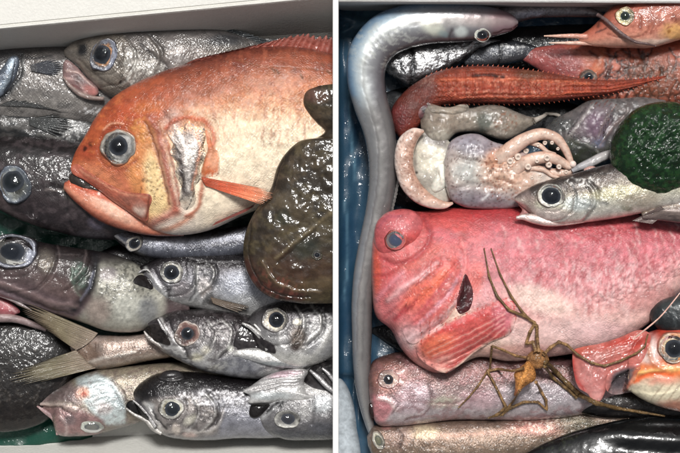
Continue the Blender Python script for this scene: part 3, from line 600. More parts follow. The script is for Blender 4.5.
# slim fish under the orange belly
t = thing('fish', 'slim dark silver fish lying just below the belly of the orange fish', 'fish', 180, 244, 25)
b = loft(t, 'body', [(106, 227, 107, 231), (115, 225, 119, 243), (132, 225, 137, 254), (158, 229, 163, 260), (190, 231, 193, 261), (220, 229, 223, 259), (250, 224, 252, 254), (290, 222, 290, 246), (330, 226, 330, 240)], [(0, (34, 31, 34)), (.45, (66, 62, 66)), (.65, (122, 124, 134)), (.85, (96, 98, 108)), (1, (54, 54, 60))], z=50, th=15, m='silver', ops=[
    L([(150, 244), (180, 242), (215, 240), (245, 236)], 4, (176, 178, 188), .7), N(3, 8, (80, 82, 92), .5, .5, .65, seed=4), L([(110, 230), (122, 242), (136, 250)], 1.6, (168, 164, 160), .7, .6), L([(112, 234), (126, 248)], .8, (40, 38, 40), .8)])  # the pale band along the flank is a highlight painted into the colour
eye(t, b, 134.5, 243.5, 10.5, 7.5, 5.6, [(20, 20, 22), (130, 120, 108), (196, 190, 178), (120, 116, 116), (50, 48, 52)], ang=-28, up=.5, seed=9)
# middle small head
SIL = [(0, (36, 33, 35)), (.22, (66, 62, 65)), (.5, (146, 145, 150)), (1, (188, 187, 184))]
t = thing('fish', 'silver fish with pale ringed eye and small open mouth left of the brown flat fish', 'fish', 200, 283, 22)
b = loft(t, 'body', [(137, 268, 139, 284), (147, 263, 149, 296), (160, 257, 164, 302), (180, 253, 183, 306), (205, 252, 208, 311), (236, 253, 238, 320), (272, 258, 272, 322), (310, 266, 310, 312), (350, 270, 350, 300)], SIL, z=50, th=22, m='silver', ops=[
    *face(171.5, 272.5, 11.5), B(200, 259, 44, 7, (40, 37, 40), .8), L([(190, 258), (214, 262), (240, 262)], 1, (170, 168, 170), .4), L([(146, 268), (154, 280), (163, 292), (172, 302)], 1.5, (200, 200, 198), .7, .8), L([(154, 270), (160, 280), (168, 291)], 2, (60, 56, 60), .8, -1), L([(170, 288), (169, 302)], 1.5, (70, 66, 70), .8, -.8), B(182, 290, 10, 10, (128, 120, 122), .7), L([(196, 270), (198, 288), (192, 302)], 1.4, (190, 190, 188), .7, .8), L([(193, 268), (195, 288), (190, 300)], .9, (60, 58, 60), .7, -.8),
    B(204, 287, 7, 10, (186, 176, 170), .5), N(4, 3, (80, 80, 80), .6, .5, .62, seed=6, reg=(206, 285, 16, 26)), B(240, 288, 20, 16, (158, 162, 172), .6), B(245, 302, 16, 8, (176, 176, 174), .5), L([(210, 302), (226, 308), (245, 312)], 4, (60, 56, 54), .9, -1), L([(212, 298), (216, 304)], 1.5, (150, 130, 110), .6)])
pillow(t, 'mouth_cavity', [(134, 282), (139, 275), (146, 276), (153, 284), (153, 289), (144, 287)], (34, 30, 30), h=2.5, z=60, m='slime', drape=.4)
path(t, 'lower_jaw', [(133, 283, .8), (140, 288, 2.6), (150, 294, 4), (160, 299, 4), (172, 303, 2)], [(0, (150, 146, 142)), (.5, (186, 184, 178)), (1, (140, 138, 136))], m='silver', z=59, flat=.8)
path(t, 'upper_lip', [(135, 279, .8), (140, 272, 1.4), (147, 270, 1.6), (153, 278, 1.5), (157, 288, 1.2)], [(0, (170, 168, 166)), (1, (90, 88, 88))], m='silver', z=62, flat=.9)
fin(t, 'pectoral_fin', [(211, 297), (213, 303)], [(236, 303), (250, 307), (240, 313)], [(0, (120, 104, 90)), (1, (58, 50, 46))], nr=8, z0=66, z1=68, drape=.7, rag=.12, raycol=(150, 136, 120))
eye(t, b, 171.5, 272.5, 12.5, 12.5, 7.4, [(22, 20, 20), (150, 140, 120), (206, 202, 190), (176, 174, 166), (90, 86, 84), (50, 48, 50)], up=.5, seed=11)

# brown shaggy skin bottom left
t = thing('fish', 'blackish brown rough skinned fish at the lower left edge under the forked tail', 'fish', 20, 372, 5)
b = loft(t, 'body', [(-70, 350, -70, 390), (-40, 325, -40, 425), (0, 318, 0, 432), (30, 318, 30, 428), (55, 324, 50, 418), (72, 340, 64, 398), (80, 356, 78, 372)], [(0, (22, 19, 18)), (.5, (30, 26, 24)), (1, (38, 32, 29))], z=26, th=18, m='dark', lump=.5, lsz=16, mott=.25, ops=[
    D(160, 10, 350, 40, 30, (104, 96, 90), .7, .5, 41, .5), D(120, 20, 392, 50, 14, (110, 104, 98), .9, .5, 42, .5), N(4, 7, (22, 18, 18), .7, .5, .65, seed=3), L([(20, 320), (50, 330), (70, 350)], 3, (24, 22, 22), .8)])
# tail and peduncle
t = thing('fish', 'beige fish tail with olive forked fin pointing left in the lower left', 'fish', 120, 352, 15)
b = loft(t, 'body', [(70, 347, 72, 352, .3), (80, 337, 80, 364, .4), (90, 335, 92, 369, .55), (104, 335, 106, 369), (125, 335, 128, 365), (150, 333, 154, 360), (185, 332, 190, 356), (240, 335, 240, 360)], [(0, (166, 150, 142)), (.35, (176, 160, 150)), (.6, (146, 128, 118)), (.8, (170, 156, 144)), (1, (104, 94, 84))], z=38, th=14, m='silver', ops=[
    L([(88, 345), (95, 352), (90, 362)], 2, (120, 96, 84), .5), *[L([(x, 343), (x+.5, 349)], .7, (96, 72, 62), .8, -.3) for x in (95, 98, 105, 112, 121, 124, 128, 131, 134, 138)], L([(88, 362), (110, 357), (135, 352)], 1.6, (230, 222, 212), .7, .4), N(8, 2.5, (150, 128, 114), .5, seed=5), B(84, 352, 12, 12, (134, 110, 92), .6)])
fin(t, 'tail_fin', [(98, 333), (92, 340), (84, 346), (76, 350)], [(12, 296), (14, 303), (28, 318), (54, 335)], [(0, (160, 144, 130)), (.4, (138, 128, 104)), (.75, (116, 102, 84)), (1, (88, 72, 66))], nr=15, z0=46, z1=68, raycol=(84, 74, 60), rag=.3, raya=.6, lab='olive upper tail lobe')
fin(t, 'tail_fin', [(76, 350), (82, 356), (88, 362), (96, 368)], [(40, 362), (12, 372), (-2, 384), (24, 386)], [(0, (156, 140, 124)), (.4, (124, 116, 92)), (.8, (92, 84, 68)), (1, (70, 62, 52))], nr=13, z0=46, z1=50, raycol=(76, 68, 54), rag=.3, raya=.6, lab='olive lower tail lobe')

# pale fish with blue white cheek
t = thing('fish', 'pale fish with bluish white cheek and cloudy eye at the bottom left, pointed snout', 'fish', 90, 402, 12)
b = loft(t, 'body', [(34, 401, 35, 406), (48, 394, 51, 415), (62, 386, 58, 434), (76, 377, 80, 436), (95, 370, 98, 434), (120, 367, 124, 427), (150, 364, 152, 419), (185, 362, 188, 412), (240, 364, 240, 400)], [(0, (150, 140, 122)), (.4, (168, 158, 144)), (.75, (150, 138, 124)), (1, (120, 110, 98))], z=34, th=24, m='silver', ops=[
    P([(76, 378), (96, 372), (112, 380), (124, 398), (126, 424), (108, 426), (90, 410), (80, 396)], (198, 208, 208), .9, 3), *[L([(82+3*k, 384+4.5*k), (100+3*k, 380+4.5*k), (116+2*k, 392+4*k)], .9, (150, 160, 164), .6, -.5) for k in range(6)], L([(112, 378), (122, 392), (127, 408), (126, 424)], 1.2, (120, 112, 104), .8, -1),
    P([(32, 400), (52, 390), (70, 380), (78, 392), (80, 404), (60, 402), (40, 404)], (120, 104, 106), .8, 4), P([(40, 406), (78, 408), (104, 420), (100, 436), (56, 436), (54, 418)], (158, 124, 124), .85, 4), B(83, 393, 7, 6, (206, 160, 140), .9), B(84, 394, 3, 2.4, (178, 100, 84), .9), L([(36, 403), (56, 404), (76, 410)], 1.8, (206, 188, 180), .8, 1), L([(40, 406), (60, 408), (72, 414)], 1, (84, 62, 62), .8, -1.2),
    B(70, 420, 6, 6, (110, 106, 108), .6), L([(60, 416), (66, 426), (66, 436)], 1.6, (210, 190, 186), .6, .6), B(104, 408, 8, 6, (206, 188, 184), .6), N(5, 3, (120, 98, 98), .4, .5, .7, seed=4)])
eye(t, b, 92, 427, 12.5, 7.6, 7, [(110, 112, 106), (150, 152, 146), (214, 218, 206), (190, 192, 182), (150, 136, 132)], ang=4, pasp=.6, up=.4, bulge=.3, seed=13, pcol=(112, 112, 106))
path(t, 'lower_jaw', [(37, 406, .8), (46, 412, 2.4), (54, 418, 3), (58, 428, 3), (57, 435, 1)], [(0, (150, 120, 122)), (1, (176, 150, 148))], m='flesh', z=40)

# open mouthed silver fish (centre)
t = thing('fish', 'silver fish with a reddish brown eye and dark gaping mouth over the beige tail', 'fish', 210, 345, 25)
b = loft(t, 'body', [(148, 322, 149, 328), (158, 317, 160, 349), (174, 311, 178, 360), (196, 309, 202, 370), (222, 310, 228, 376), (252, 314, 254, 379), (285, 322, 285, 378), (330, 332, 330, 370), (380, 340, 380, 360)], [(0, (40, 34, 36)), (.25, (56, 49, 51)), (.45, (140, 136, 136)), (.8, (190, 188, 186)), (1, (150, 150, 152))], z=58, th=22, m='silver', ops=[
    *face(187.5, 333.5, 12), L([(160, 318), (166, 330), (176, 344), (183, 352)], 1.6, (214, 212, 210), .9, 1), L([(168, 320), (174, 334), (184, 347), (188, 356)], 1.4, (36, 32, 34), .9, -1.2), B(196, 357, 7, 4, (222, 216, 190), .6), B(206, 350, 5, 4, (214, 208, 190), .6), B(230, 348, 4, 3, (235, 235, 225), .8), B(222, 366, 14, 4, (216, 212, 196), .5, -14), L([(212, 328), (218, 342), (214, 360)], 1.2, (84, 76, 76), .6, -.7), N(5, 4, (90, 84, 86), .6, .48, .62, seed=7), D(120, 215, 332, 22, 12, (190, 186, 184), .8, .6, 51), B(240, 366, 22, 10, (120, 124, 136), .6)])
pillow(t, 'mouth_cavity', [(144, 330), (150, 325), (158, 324), (166, 330), (171, 340), (171, 344), (160, 342), (148, 337)], (48, 42, 40), h=2.5, z=60, m='slime', drape=.4, lump=1.5, lsz=4, ops=[N(3, 3, (20, 16, 16), .8, .45, .6, seed=2)])
path(t, 'lower_jaw', [(144, 331, .8), (148, 337, 2), (158, 344, 2.4), (170, 350, 3.4), (182, 356, 3)], [(0, (190, 186, 182)), (1, (140, 130, 124))], m='silver', z=66, flat=.8)
path(t, 'upper_lip', [(158, 319, 1), (162, 326, 1.6), (167, 335, 1.8), (174, 345, 1.8), (182, 352, 2)], [(0, (120, 116, 116)), (1, (216, 214, 212))], m='silver', z=72, flat=.9)
eye(t, b, 187.5, 333.5, 14, 13, 6, [(24, 18, 16), (84, 56, 50), (120, 84, 78), (150, 118, 108), (210, 196, 186), (60, 50, 50)], up=.5, seed=15, ang=-20)

# silver head with white jaw (right)
t = thing('fish', 'silver fish with a white lower jaw jutting left under the brown flat fish', 'fish', 290, 335, 35)
b = loft(t, 'body', [(248, 318, 250, 324), (257, 309, 262, 350), (272, 303, 278, 364), (292, 300, 296, 369), (315, 299, 318, 364), (345, 298, 345, 352), (390, 300, 390, 340)], [(0, (44, 41, 43)), (.25, (96, 93, 95)), (.55, (160, 158, 158)), (1, (206, 204, 200))], z=70, th=22, m='silver', ops=[
    *face(275, 320, 12.5), B(298, 338, 8, 11, (118, 102, 88), .7), N(3, 3, (60, 52, 46), .7, .5, .6, seed=3, reg=(297, 338, 11, 14)), B(298, 322, 4, 3, (220, 214, 196), .8), L([(308, 318), (307, 334), (304, 346)], 1.4, (76, 72, 72), .7, -1), L([(279, 332), (280, 344), (286, 354)], 2, (190, 188, 186), .8, .9), B(295, 348, 4, 3, (60, 46, 40), .8), D(160, 320, 326, 16, 18, (206, 206, 204), .9, .6, 61), B(322, 350, 14, 10, (110, 112, 120), .5), L([(330, 330), (318, 352), (300, 364)], 3, (214, 212, 208), .7, .8), B(290, 360, 26, 6, (216, 214, 208), .8)])
pillow(t, 'mouth_cavity', [(236, 336), (240, 326), (247, 322), (256, 328), (264, 338), (274, 344), (276, 352), (262, 350), (240, 352), (234, 346)], (46, 42, 44), h=3, z=74, m='slime', drape=.3, ops=[N(2, 6, (60, 56, 56), .6, .5, .6, seed=4)])
path(t, 'lower_jaw', [(231, 354, 1.2), (238, 353, 4), (250, 354, 6.5), (266, 357, 8), (284, 360, 8), (304, 361, 6), (320, 356, 3)], [(0, (196, 194, 190)), (.5, (226, 224, 220)), (1, (170, 170, 172))], m='silver', z=78, flat=.7, ops=[N(9, 1.6, (150, 150, 152), .6, .5, .6, seed=8, ang=6), B(262, 366, 20, 4, (150, 160, 160), .6)])
path(t, 'upper_lip', [(242, 323, 1), (250, 327, 2), (258, 334, 2.4), (264, 342, 2.2), (268, 350, 2.5)], [(0, (205, 203, 200)), (.5, (120, 118, 118)), (1, (216, 214, 210))], m='silver', z=84, flat=.9)
path(t, 'jaw_bone', [(254, 324, 1), (262, 332, 1.6), (270, 338, 1.8), (276, 345, 2.2), (277, 352, 2)], [(0, (190, 188, 186)), (1, (206, 204, 200))], m='silver', z=84, flat=.9)
eye(t, b, 275, 320, 14.5, 13, 8.2, [(16, 16, 18), (150, 128, 104), (206, 196, 176), (150, 146, 138), (96, 90, 88), (50, 48, 50)], up=.5, seed=17, po=(2, 0), ang=-10)

# lower head, open mouth, black
t = thing('fish', 'black backed silver fish with a cream ringed eye, lowest in the left box, mouth open', 'fish', 200, 408, 20)
b = loft(t, 'body', [(132, 391, 134, 399), (140, 383, 146, 420), (155, 374, 162, 434), (178, 371, 182, 439), (206, 373, 210, 440), (236, 377, 238, 438), (270, 380, 270, 438), (310, 386, 310, 434), (370, 392, 370, 424)], [(0, (26, 23, 25)), (.25, (44, 40, 43)), (.42, (104, 102, 104)), (.65, (150, 150, 158)), (1, (128, 128, 134))], z=50, th=25, m='silver', ops=[
    P([(126, 388), (150, 372), (200, 370), (196, 388), (170, 396), (152, 400), (140, 402)], (34, 31, 32), .9, 5), P([(150, 400), (190, 395), (222, 412), (216, 434), (190, 440), (160, 434)], (150, 142, 136), .8, 4), *face(171, 409, 12), N(5, 4, (84, 78, 78), .6, .5, .62, seed=9, reg=(195, 415, 30, 22)), B(190, 420, 7, 4, (220, 216, 200), .6, -40), B(176, 429, 4, 5, (226, 214, 204), .8), B(190, 434, 7, 3, (206, 176, 168), .5), L([(185, 430), (204, 432), (218, 424), (222, 412)], 1.6, (206, 200, 196), .7, 1), L([(220, 396), (222, 410), (216, 424)], 1.2, (60, 56, 58), .7, -.8),
    D(240, 215, 398, 40, 8, (205, 203, 205), .9, .75, 71, .3), D(200, 240, 405, 30, 8, (190, 190, 196), .8, .65, 72), L([(145, 404), (152, 414), (160, 430)], 2.6, (206, 202, 198), .9, 1.2), L([(152, 410), (158, 420), (166, 428)], 1.4, (30, 28, 30), .9, -1.2), B(150, 407, 4, 5, (180, 180, 178), .7)])
pillow(t, 'mouth_cavity', [(126, 406), (129, 401), (136, 401), (145, 410), (150, 418), (140, 416), (130, 412)], (18, 16, 17), h=2.5, z=58, m='slime', drape=.5)
path(t, 'lower_jaw', [(126, 408, 1), (134, 414, 1.6), (146, 420, 2.4), (154, 428, 3.2), (162, 433, 2.6)], [(0, (60, 56, 58)), (.5, (200, 196, 190)), (1, (150, 146, 142))], m='silver', z=62, flat=.8)
path(t, 'upper_lip', [(133, 400, 1), (140, 406, 1.3), (148, 415, 1.6), (156, 427, 2)], [(0, (90, 86, 88)), (1, (214, 212, 210))], m='silver', z=68, flat=.9)
eye(t, b, 171, 409, 14, 11.5, 7.4, [(20, 20, 20), (160, 150, 124), (210, 206, 190), (226, 224, 214), (120, 114, 108), (50, 48, 48)], up=.5, seed=19, po=(1.5, -.5), pcol=(24, 28, 30))
pillow(t, 'second_eye', [(159, 378), (163, 372), (172, 370), (181, 372), (184, 378), (172, 381)], (50, 47, 48), h=6, z=62, m='grey', h2=3, drape=.5)

# upside down fish with pale throat
t = thing('fish', 'silver fish turned belly up, its fluted white throat above the eye, beside the divider', 'fish', 290, 405, 22)
b = loft(t, 'body', [(250, 408, 252, 416), (262, 392, 264, 430), (280, 380, 284, 439), (305, 376, 308, 440), (345, 372, 345, 438), (400, 380, 400, 425)], [(0, (190, 188, 184)), (.35, (150, 148, 148)), (.7, (120, 118, 120)), (1, (74, 74, 80))], z=60, th=22, m='silver', ops=[
    L([(248, 418), (262, 408), (282, 400)], 1.6, (206, 206, 206), .8, 1), L([(262, 418), (276, 406), (286, 400)], 2.4, (190, 190, 190), .8, 1.2), L([(266, 412), (278, 402)], 1.2, (40, 38, 40), .9, -1.2), L([(276, 404), (283, 402), (280, 408)], 1.2, (30, 28, 30), .8, -1), B(304, 411, 7, 8, (196, 194, 192), .7), B(322, 404, 10, 9, (200, 204, 206), .8), L([(312, 395), (315, 410), (312, 424)], 1.2, (80, 78, 80), .7, -.8), N(5, 4, (100, 98, 100), .5, .5, .65, seed=11), B(290, 436, 44, 5, (70, 72, 78), .7), B(325, 428, 16, 6, (90, 92, 100), .6)])
pillow(t, 'throat', [(243, 391), (252, 385), (264, 377), (280, 371), (298, 368), (308, 371), (304, 382), (308, 392), (318, 398), (300, 402), (282, 401), (262, 404), (248, 402), (250, 396)], (206, 204, 202), h=9, z=76, m='silver', p=2.4, ops=[*[L([(246+k*2, 396-k*4.6), (266+k*3, 390-k*4.2), (306, 384-k*2.6)], 1.3, (140, 136, 138), .6, -1.2) for k in range(6)], B(284, 374, 16, 3, (206, 160, 176), .5, -8), B(270, 396, 20, 4, (196, 206, 208), .5)])
pillow(t, 'mouth_cavity', [(249, 412), (252, 404), (262, 403), (270, 404), (264, 412), (256, 418), (251, 417)], (28, 24, 24), h=2.5, z=74, m='slime', drape=.4)
eye(t, b, 287, 419, 13.5, 9.5, 6.4, [(40, 40, 42), (130, 128, 126), (150, 148, 144), (206, 204, 196), (90, 86, 84)], up=.45, seed=21, ang=5, po=(1, 0), pasp=.8, pcol=(50, 50, 54))
# striped mouthed fish at the right
t = thing('fish', 'fish head with pale striped jaw bars against the white divider, low in the left box', 'fish', 322, 385, 30)
b = loft(t, 'body', [(302, 380, 303, 390), (312, 366, 314, 396), (328, 360, 330, 400), (350, 356, 350, 404), (390, 362, 390, 395)], [(0, (34, 32, 34)), (.5, (44, 40, 42)), (1, (130, 128, 130))], z=68, th=16, m='slime', ops=[N(3, 5, (70, 66, 66), .6, .5, .62, seed=12)])
path(t, 'jaw_bone', [(310, 370, 1.2), (318, 377, 2.6), (327, 386, 2.8), (340, 396, 2)], [(0, (120, 118, 120)), (.5, (206, 204, 204)), (1, (130, 128, 130))], m='silver', z=86)
path(t, 'jaw_bone', [(322, 368, 1.2), (329, 374, 2.2), (335, 382, 2.2), (345, 390, 2)], [(0, (120, 118, 120)), (.5, (196, 194, 194)), (1, (130, 128, 130))], m='silver', z=86)

# the big orange fish
t = thing('fish', 'big orange red fish with a round silver ringed eye, largest in the left box', 'fish', 200, 150, 40)
ORB = [(0, (108, 54, 42)), (.12, (144, 78, 56)), (.28, (190, 122, 84)), (.43, (222, 172, 134)), (.62, (240, 222, 194)), (1, (230, 216, 204))]
b = loft(t, 'body', [(71, 165, 71.5, 171), (75, 153, 83, 178), (85, 136, 99, 188), (98, 114, 114, 201), (115, 96, 134, 215), (140, 81, 153, 229), (169, 69, 176, 235), (202, 60, 207, 231), (236, 51, 242, 216), (270, 46.5, 272, 204), (305, 48, 302, 196), (345, 58, 345, 186), (400, 80, 400, 165)], ORB, z=82, th=36, m='orange', res=1., lump=.9, ops=[
    P([(60, 160), (75, 140), (100, 108), (128, 84), (160, 78), (172, 96), (168, 118), (150, 124), (140, 160), (152, 200), (150, 235), (60, 235)], (182, 92, 54), .9, 6),
    P([(128, 128), (150, 122), (158, 150), (168, 190), (172, 208), (150, 222), (138, 200), (128, 180), (124, 160)], (212, 146, 92), .9, 6), P([(150, 150), (160, 165), (170, 205), (158, 218), (148, 215), (146, 190), (144, 165)], (238, 212, 160), .85, 5),
    B(100, 180, 26, 9, (216, 142, 104), .8, 28), B(130, 108, 26, 14, (176, 84, 52), .7, -20), B(150, 106, 16, 8, (206, 120, 60), .8, -10), B(160, 92, 22, 7, (170, 82, 54), .6, -20), B(88, 150, 10, 10, (168, 76, 50), .7), B(85, 149, 2.2, 2.6, (70, 34, 26), .9), B(90, 144, 2, 2, (90, 44, 30), .8),
    N(7, 4, (206, 122, 70), .5, .5, .68, seed=3, reg=(110, 130, 40, 50)), D(70, 152, 184, 13, 26, (92, 62, 36), .75, .85, 81), D(60, 145, 130, 14, 12, (214, 150, 84), 1.5, .8, 82, .6), L([(104, 130), (112, 124), (122, 124)], 1.3, (226, 170, 140), .8, .8), L([(98, 150), (102, 136), (114, 128), (128, 130), (136, 142)], 2.4, (150, 68, 46), .7, -.9), L([(98, 152), (106, 166), (122, 170), (136, 160)], 2.4, (160, 84, 56), .7, -.8),
    P([(196, 110), (215, 112), (250, 116), (300, 124), (345, 130), (345, 200), (200, 240), (196, 190), (222, 170), (215, 140)], (240, 224, 196), .6, 14), B(180, 90, 50, 16, (160, 90, 62), .6, -12), L([(205, 112), (250, 92), (300, 88), (335, 94)], 10, (214, 150, 112), .35), L([(236, 60), (262, 66), (300, 68), (333, 72)], .9, (130, 84, 54), .6, -.4), N(2.4, 9, (176, 106, 78), .45, .5, .68, seed=6, reg=(275, 100, 90, 60)), N(2, 5, (250, 236, 210), .25, .52, .68, seed=7, reg=(260, 140, 80, 50)),
    *[L([(a, b_), (a+2.5, b_+4)], .9, (96, 66, 34), .85) for a, b_ in ((272, 69), (276, 70), (300, 75), (322, 63), (328, 70))], D(40, 280, 150, 30, 20, (120, 100, 90), .6, .5, 83), B(300, 60, 40, 8, (166, 94, 66), .6), L([(172, 238), (205, 232), (240, 216)], 4, (214, 196, 186), .6),
    L([(150, 118), (158, 132), (163, 152), (168, 174), (173, 196), (176, 210)], 4.6, (166, 98, 80), .95, 2.2), L([(145, 122), (153, 138), (159, 160), (165, 184), (169, 204)], 1.2, (120, 62, 46), .8, -1.6), L([(176, 212), (160, 220), (142, 230), (120, 229)], 5, (178, 104, 86), .85, 1.5), L([(192, 216), (176, 226), (158, 233)], 3, (206, 130, 96), .7),
    B(172, 122, 10, 13, (206, 170, 156), .8), L([(166, 128), (176, 120), (192, 118), (206, 122), (214, 134), (212, 150)], 2.4, (196, 96, 62), .8, 1.4), L([(212, 150), (206, 172), (201, 192), (197, 210), (186, 216)], 2.2, (178, 96, 66), .8, 1.4), L([(166, 140), (172, 160), (177, 182), (180, 204)], 1.6, (150, 76, 58), .8, 1), L([(164, 112), (170, 124), (164, 136)], 1.6, (120, 70, 56), .6, -.9)])
g = pillow(t, 'gill_cover', [(168, 134), (172, 130), (175, 124), (183, 127), (190, 122), (197, 126), (204, 127), (207, 138), (205, 147), (208, 156), (201, 168), (202, 178), (196, 188), (197, 199), (192, 208), (185, 210), (180, 200), (182, 188), (176, 174), (178, 164), (171, 154), (174, 144)], (150, 140, 134), h=2.5, z=100, m='silver', p=2.4, drape=2.2, blend=.35, soft=.7, cen=(190, 164), ops=[
    P([(186, 150), (198, 140), (198, 156), (192, 174), (190, 192), (186, 190), (186, 170)], (224, 216, 208), .95, 2), B(178, 138, 8, 5, (200, 190, 184), .8), B(190, 132, 9, 4, (150, 142, 136), .7), L([(174, 144), (180, 154), (184, 176), (185, 192)], 1.8, (64, 56, 54), .8, -1), L([(205, 140), (200, 168), (194, 198)], 2.2, (104, 74, 46), .8, .6), B(190, 203, 7, 6, (216, 204, 190), .8), N(5, 7, (84, 74, 70), .45, .5, .62, seed=5), L([(198, 134), (201, 150), (197, 172), (193, 190)], 1.4, (206, 150, 124), .8, .9), L([(180, 132), (186, 146), (190, 150)], 1.6, (226, 214, 206), .8, .8), B(186, 205, 4, 3, (150, 110, 90), .7)])
pillow(t, 'gill_flap', [(206, 126), (211, 136), (214, 146), (220, 154), (221, 166), (220, 176), (211, 178), (202, 180), (204, 164), (209, 148), (207, 136)], (214, 134, 96), h=3, z=100, m='flesh', drape=2, blend=.3, soft=.7, ops=[B(214, 160, 5, 9, (236, 178, 144), .7), B(212, 175, 8, 4, (200, 100, 44), .9), B(220, 175, 2.4, 3, (110, 44, 26), .9), L([(206, 150), (204, 176)], 1.5, (180, 110, 70), .7)])
pillow(t, 'upper_jaw', [(71, 167), (77, 164), (88, 171), (103, 180), (120, 189), (138, 194), (152, 195), (154, 199), (151, 208), (148, 221), (140, 219), (128, 211), (113, 201), (97, 189), (82, 179), (72, 173)], (184, 104, 82), h=3.2, z=88, m='flesh', p=2.6, drape=.9, cen=(112, 192), ops=[B(141, 209, 7, 7, (220, 196, 180), .85), B(136, 202, 16, 5, (164, 108, 92), .8, 20), L([(80, 170), (104, 184), (126, 194), (150, 198)], 1.2, (214, 150, 122), .7, .7), L([(152, 196), (150, 208), (147, 218)], 1.4, (110, 58, 38), .8, -.6), L([(78, 176), (100, 190), (126, 208), (144, 219)], 1.3, (150, 72, 56), .8, -.5)])
pillow(t, 'mouth_cavity', [(69, 178), (74, 172), (86, 178), (100, 187), (113, 198), (104, 198), (88, 192), (74, 187)], (52, 44, 38), h=2, z=84, m='slime', h2=8)
j = loft(t, 'lower_jaw', [(65, 182, 64, 190), (72, 179, 70, 197), (86, 184, 82, 208), (102, 189, 96, 219), (120, 196, 113, 227), (140, 206, 135, 233), (160, 218, 156, 236), (184, 226, 184, 236)], [(0, (176, 88, 66)), (.3, (206, 116, 88)), (.65, (212, 144, 118)), (1, (156, 82, 62))], z=76, th=15, m='flesh', ops=[L([(72, 182), (90, 192), (108, 199), (130, 214)], 1.6, (206, 100, 70), .7, -.8), B(112, 210, 26, 6, (238, 196, 172), .75, 30), B(99, 193, 1.6, 1.6, (240, 220, 210), .9), L([(68, 196), (84, 208), (110, 224), (136, 231)], 1.6, (160, 80, 56), .7)])
fin(t, 'pectoral_fin', [(202, 177), (203, 181), (206, 186)], [(272, 190), (274, 197), (266, 206)], [(0, (196, 84, 58)), (.35, (214, 96, 62)), (.7, (228, 132, 92)), (1, (206, 150, 120))], nr=11, z0=112, z1=124, arch=3, raycol=(246, 176, 140), raya=.45, rag=.14, ridge=.8, drape=1)
fin(t, 'pelvic_fin', [(212, 226), (216, 222)], [(250, 210), (261, 202)], [(0, (176, 88, 76)), (.5, (178, 98, 90)), (1, (150, 76, 66))], nr=5, z0=98, z1=92, raycol=(214, 140, 130), rag=.08, ridge=.8, drape=1)
fin(t, 'dorsal_fin', [(180, 66), (215, 57), (250, 49), (290, 48), (345, 60)], [(200, 57), (232, 50), (266, 42), (302, 33), (350, 36)], [(0, (140, 64, 50)), (.5, (150, 78, 66)), (1, (116, 62, 54))], nr=26, z0=84, z1=88, raycol=(196, 130, 118), raya=.5, rag=.2, ridge=.9, m='fin')
eye(t, b, 118.5, 147.5, 18.5, 18.5, 9.6, [(30, 26, 26), (150, 146, 144), (214, 212, 208), (146, 144, 140), (176, 168, 156), (140, 92, 70)], up=.6, seed=23, po=(-.5, -2), bulge=.5)

# brown flat fish
t = thing('fish', 'brown slimy flat fish draped over the tail end of the orange fish', 'fish', 300, 220, 95)
b = loft(t, 'body', [(352, 82, 318, 86), (372, 88, 306, 92), (385, 98, 303.5, 104), (388, 108, 309, 114), (388, 118, 318, 124), (392, 126, 325, 131), (398, 132, 318, 137), (404, 138, 300, 141), (408, 148, 286, 153), (412, 162, 277, 168), (414, 182, 271, 188), (414, 204, 257, 208), (412, 224, 247, 228), (410, 246, 243, 250), (404, 266, 247, 272), (394, 282, 258, 289), (376, 294, 275, 299), (352, 303, 302, 303.5)],
    [(0, (66, 59, 46)), (.5, (76, 67, 50)), (.85, (80, 69, 54)), (1, (84, 70, 57))], z=112, th=15, e=.68, m='slime', res=1.1, lump=1.5, lsz=15, ops=[
    N(16, 16, (44, 37, 30), .75, .45, .62, seed=3), N(9, 9, (92, 82, 58), .55, .52, .68, seed=5), N(4, 4, (50, 42, 32), .5, .5, .65, seed=8), B(298, 270, 40, 22, (78, 52, 38), .55), L([(246, 262), (256, 282), (276, 292), (300, 296)], 6, (70, 40, 36), .8), N(2.4, 7, (120, 72, 60), .6, .52, .64, seed=9, ang=20, reg=(270, 286, 34, 18)), L([(276, 258), (290, 246), (310, 230), (336, 208)], 1.3, (140, 126, 98), .55, .7), L([(278, 262), (294, 249), (316, 231)], 1.2, (40, 34, 26), .6, -1), L([(262, 262), (276, 282), (296, 290), (320, 292)], 1.4, (130, 112, 90), .6, 1.2), B(286, 200, 12, 8, (104, 92, 74), .7), B(306, 250, 14, 9, (46, 58, 52), .6, -25), B(284, 218, 7, 8, (34, 44, 34), .6), B(318, 284, 22, 6, (108, 92, 66), .5, -10), L([(283, 160), (276, 182), (268, 202), (254, 214), (250, 232), (249, 252), (254, 272), (264, 286), (282, 295), (310, 297)], 1.1, (44, 36, 28), .7, -1.2), N(1.6, 1.6, (100, 84, 64), .0, .5, .6), B(316, 96, 12, 7, (110, 72, 66), .5), *[L([(308+k*3, 292-k), (300+k*3, 262-k*2)], 1, (50, 40, 30), .3) for k in range(5)]])
eye(t, b, 317, 255, 5.5, 5, 3.2, [(20, 24, 22), (60, 70, 62), (90, 92, 76), (70, 62, 48)], up=.7, seed=25, bulge=.7, sink=-.2)

# ------------------------------------------------------------------ RIGHT BOX
WALL = 'R'
UG = 'dark filler fish added to blacken the gaps in the right box'
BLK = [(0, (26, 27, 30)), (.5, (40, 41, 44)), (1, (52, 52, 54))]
under(372, 100, 640, 130, 26, 'dark filler fish added as shade beneath the squids of the right box', 14, BLK)  # filler bodies added to keep the gaps of this box near black
under(372, 330, 700, 400, 28, 'dark filler fish added as shade beneath the big pink fish', 8, BLK)
under(372, 190, 700, 200, 30, 'dark filler fish added as shade between the spotted squid and the pink fish', 14, BLK)
under(400, 60, 760, 40, 26, 'dark filler fish added as shade beneath the red spiny fish', 4, BLK)

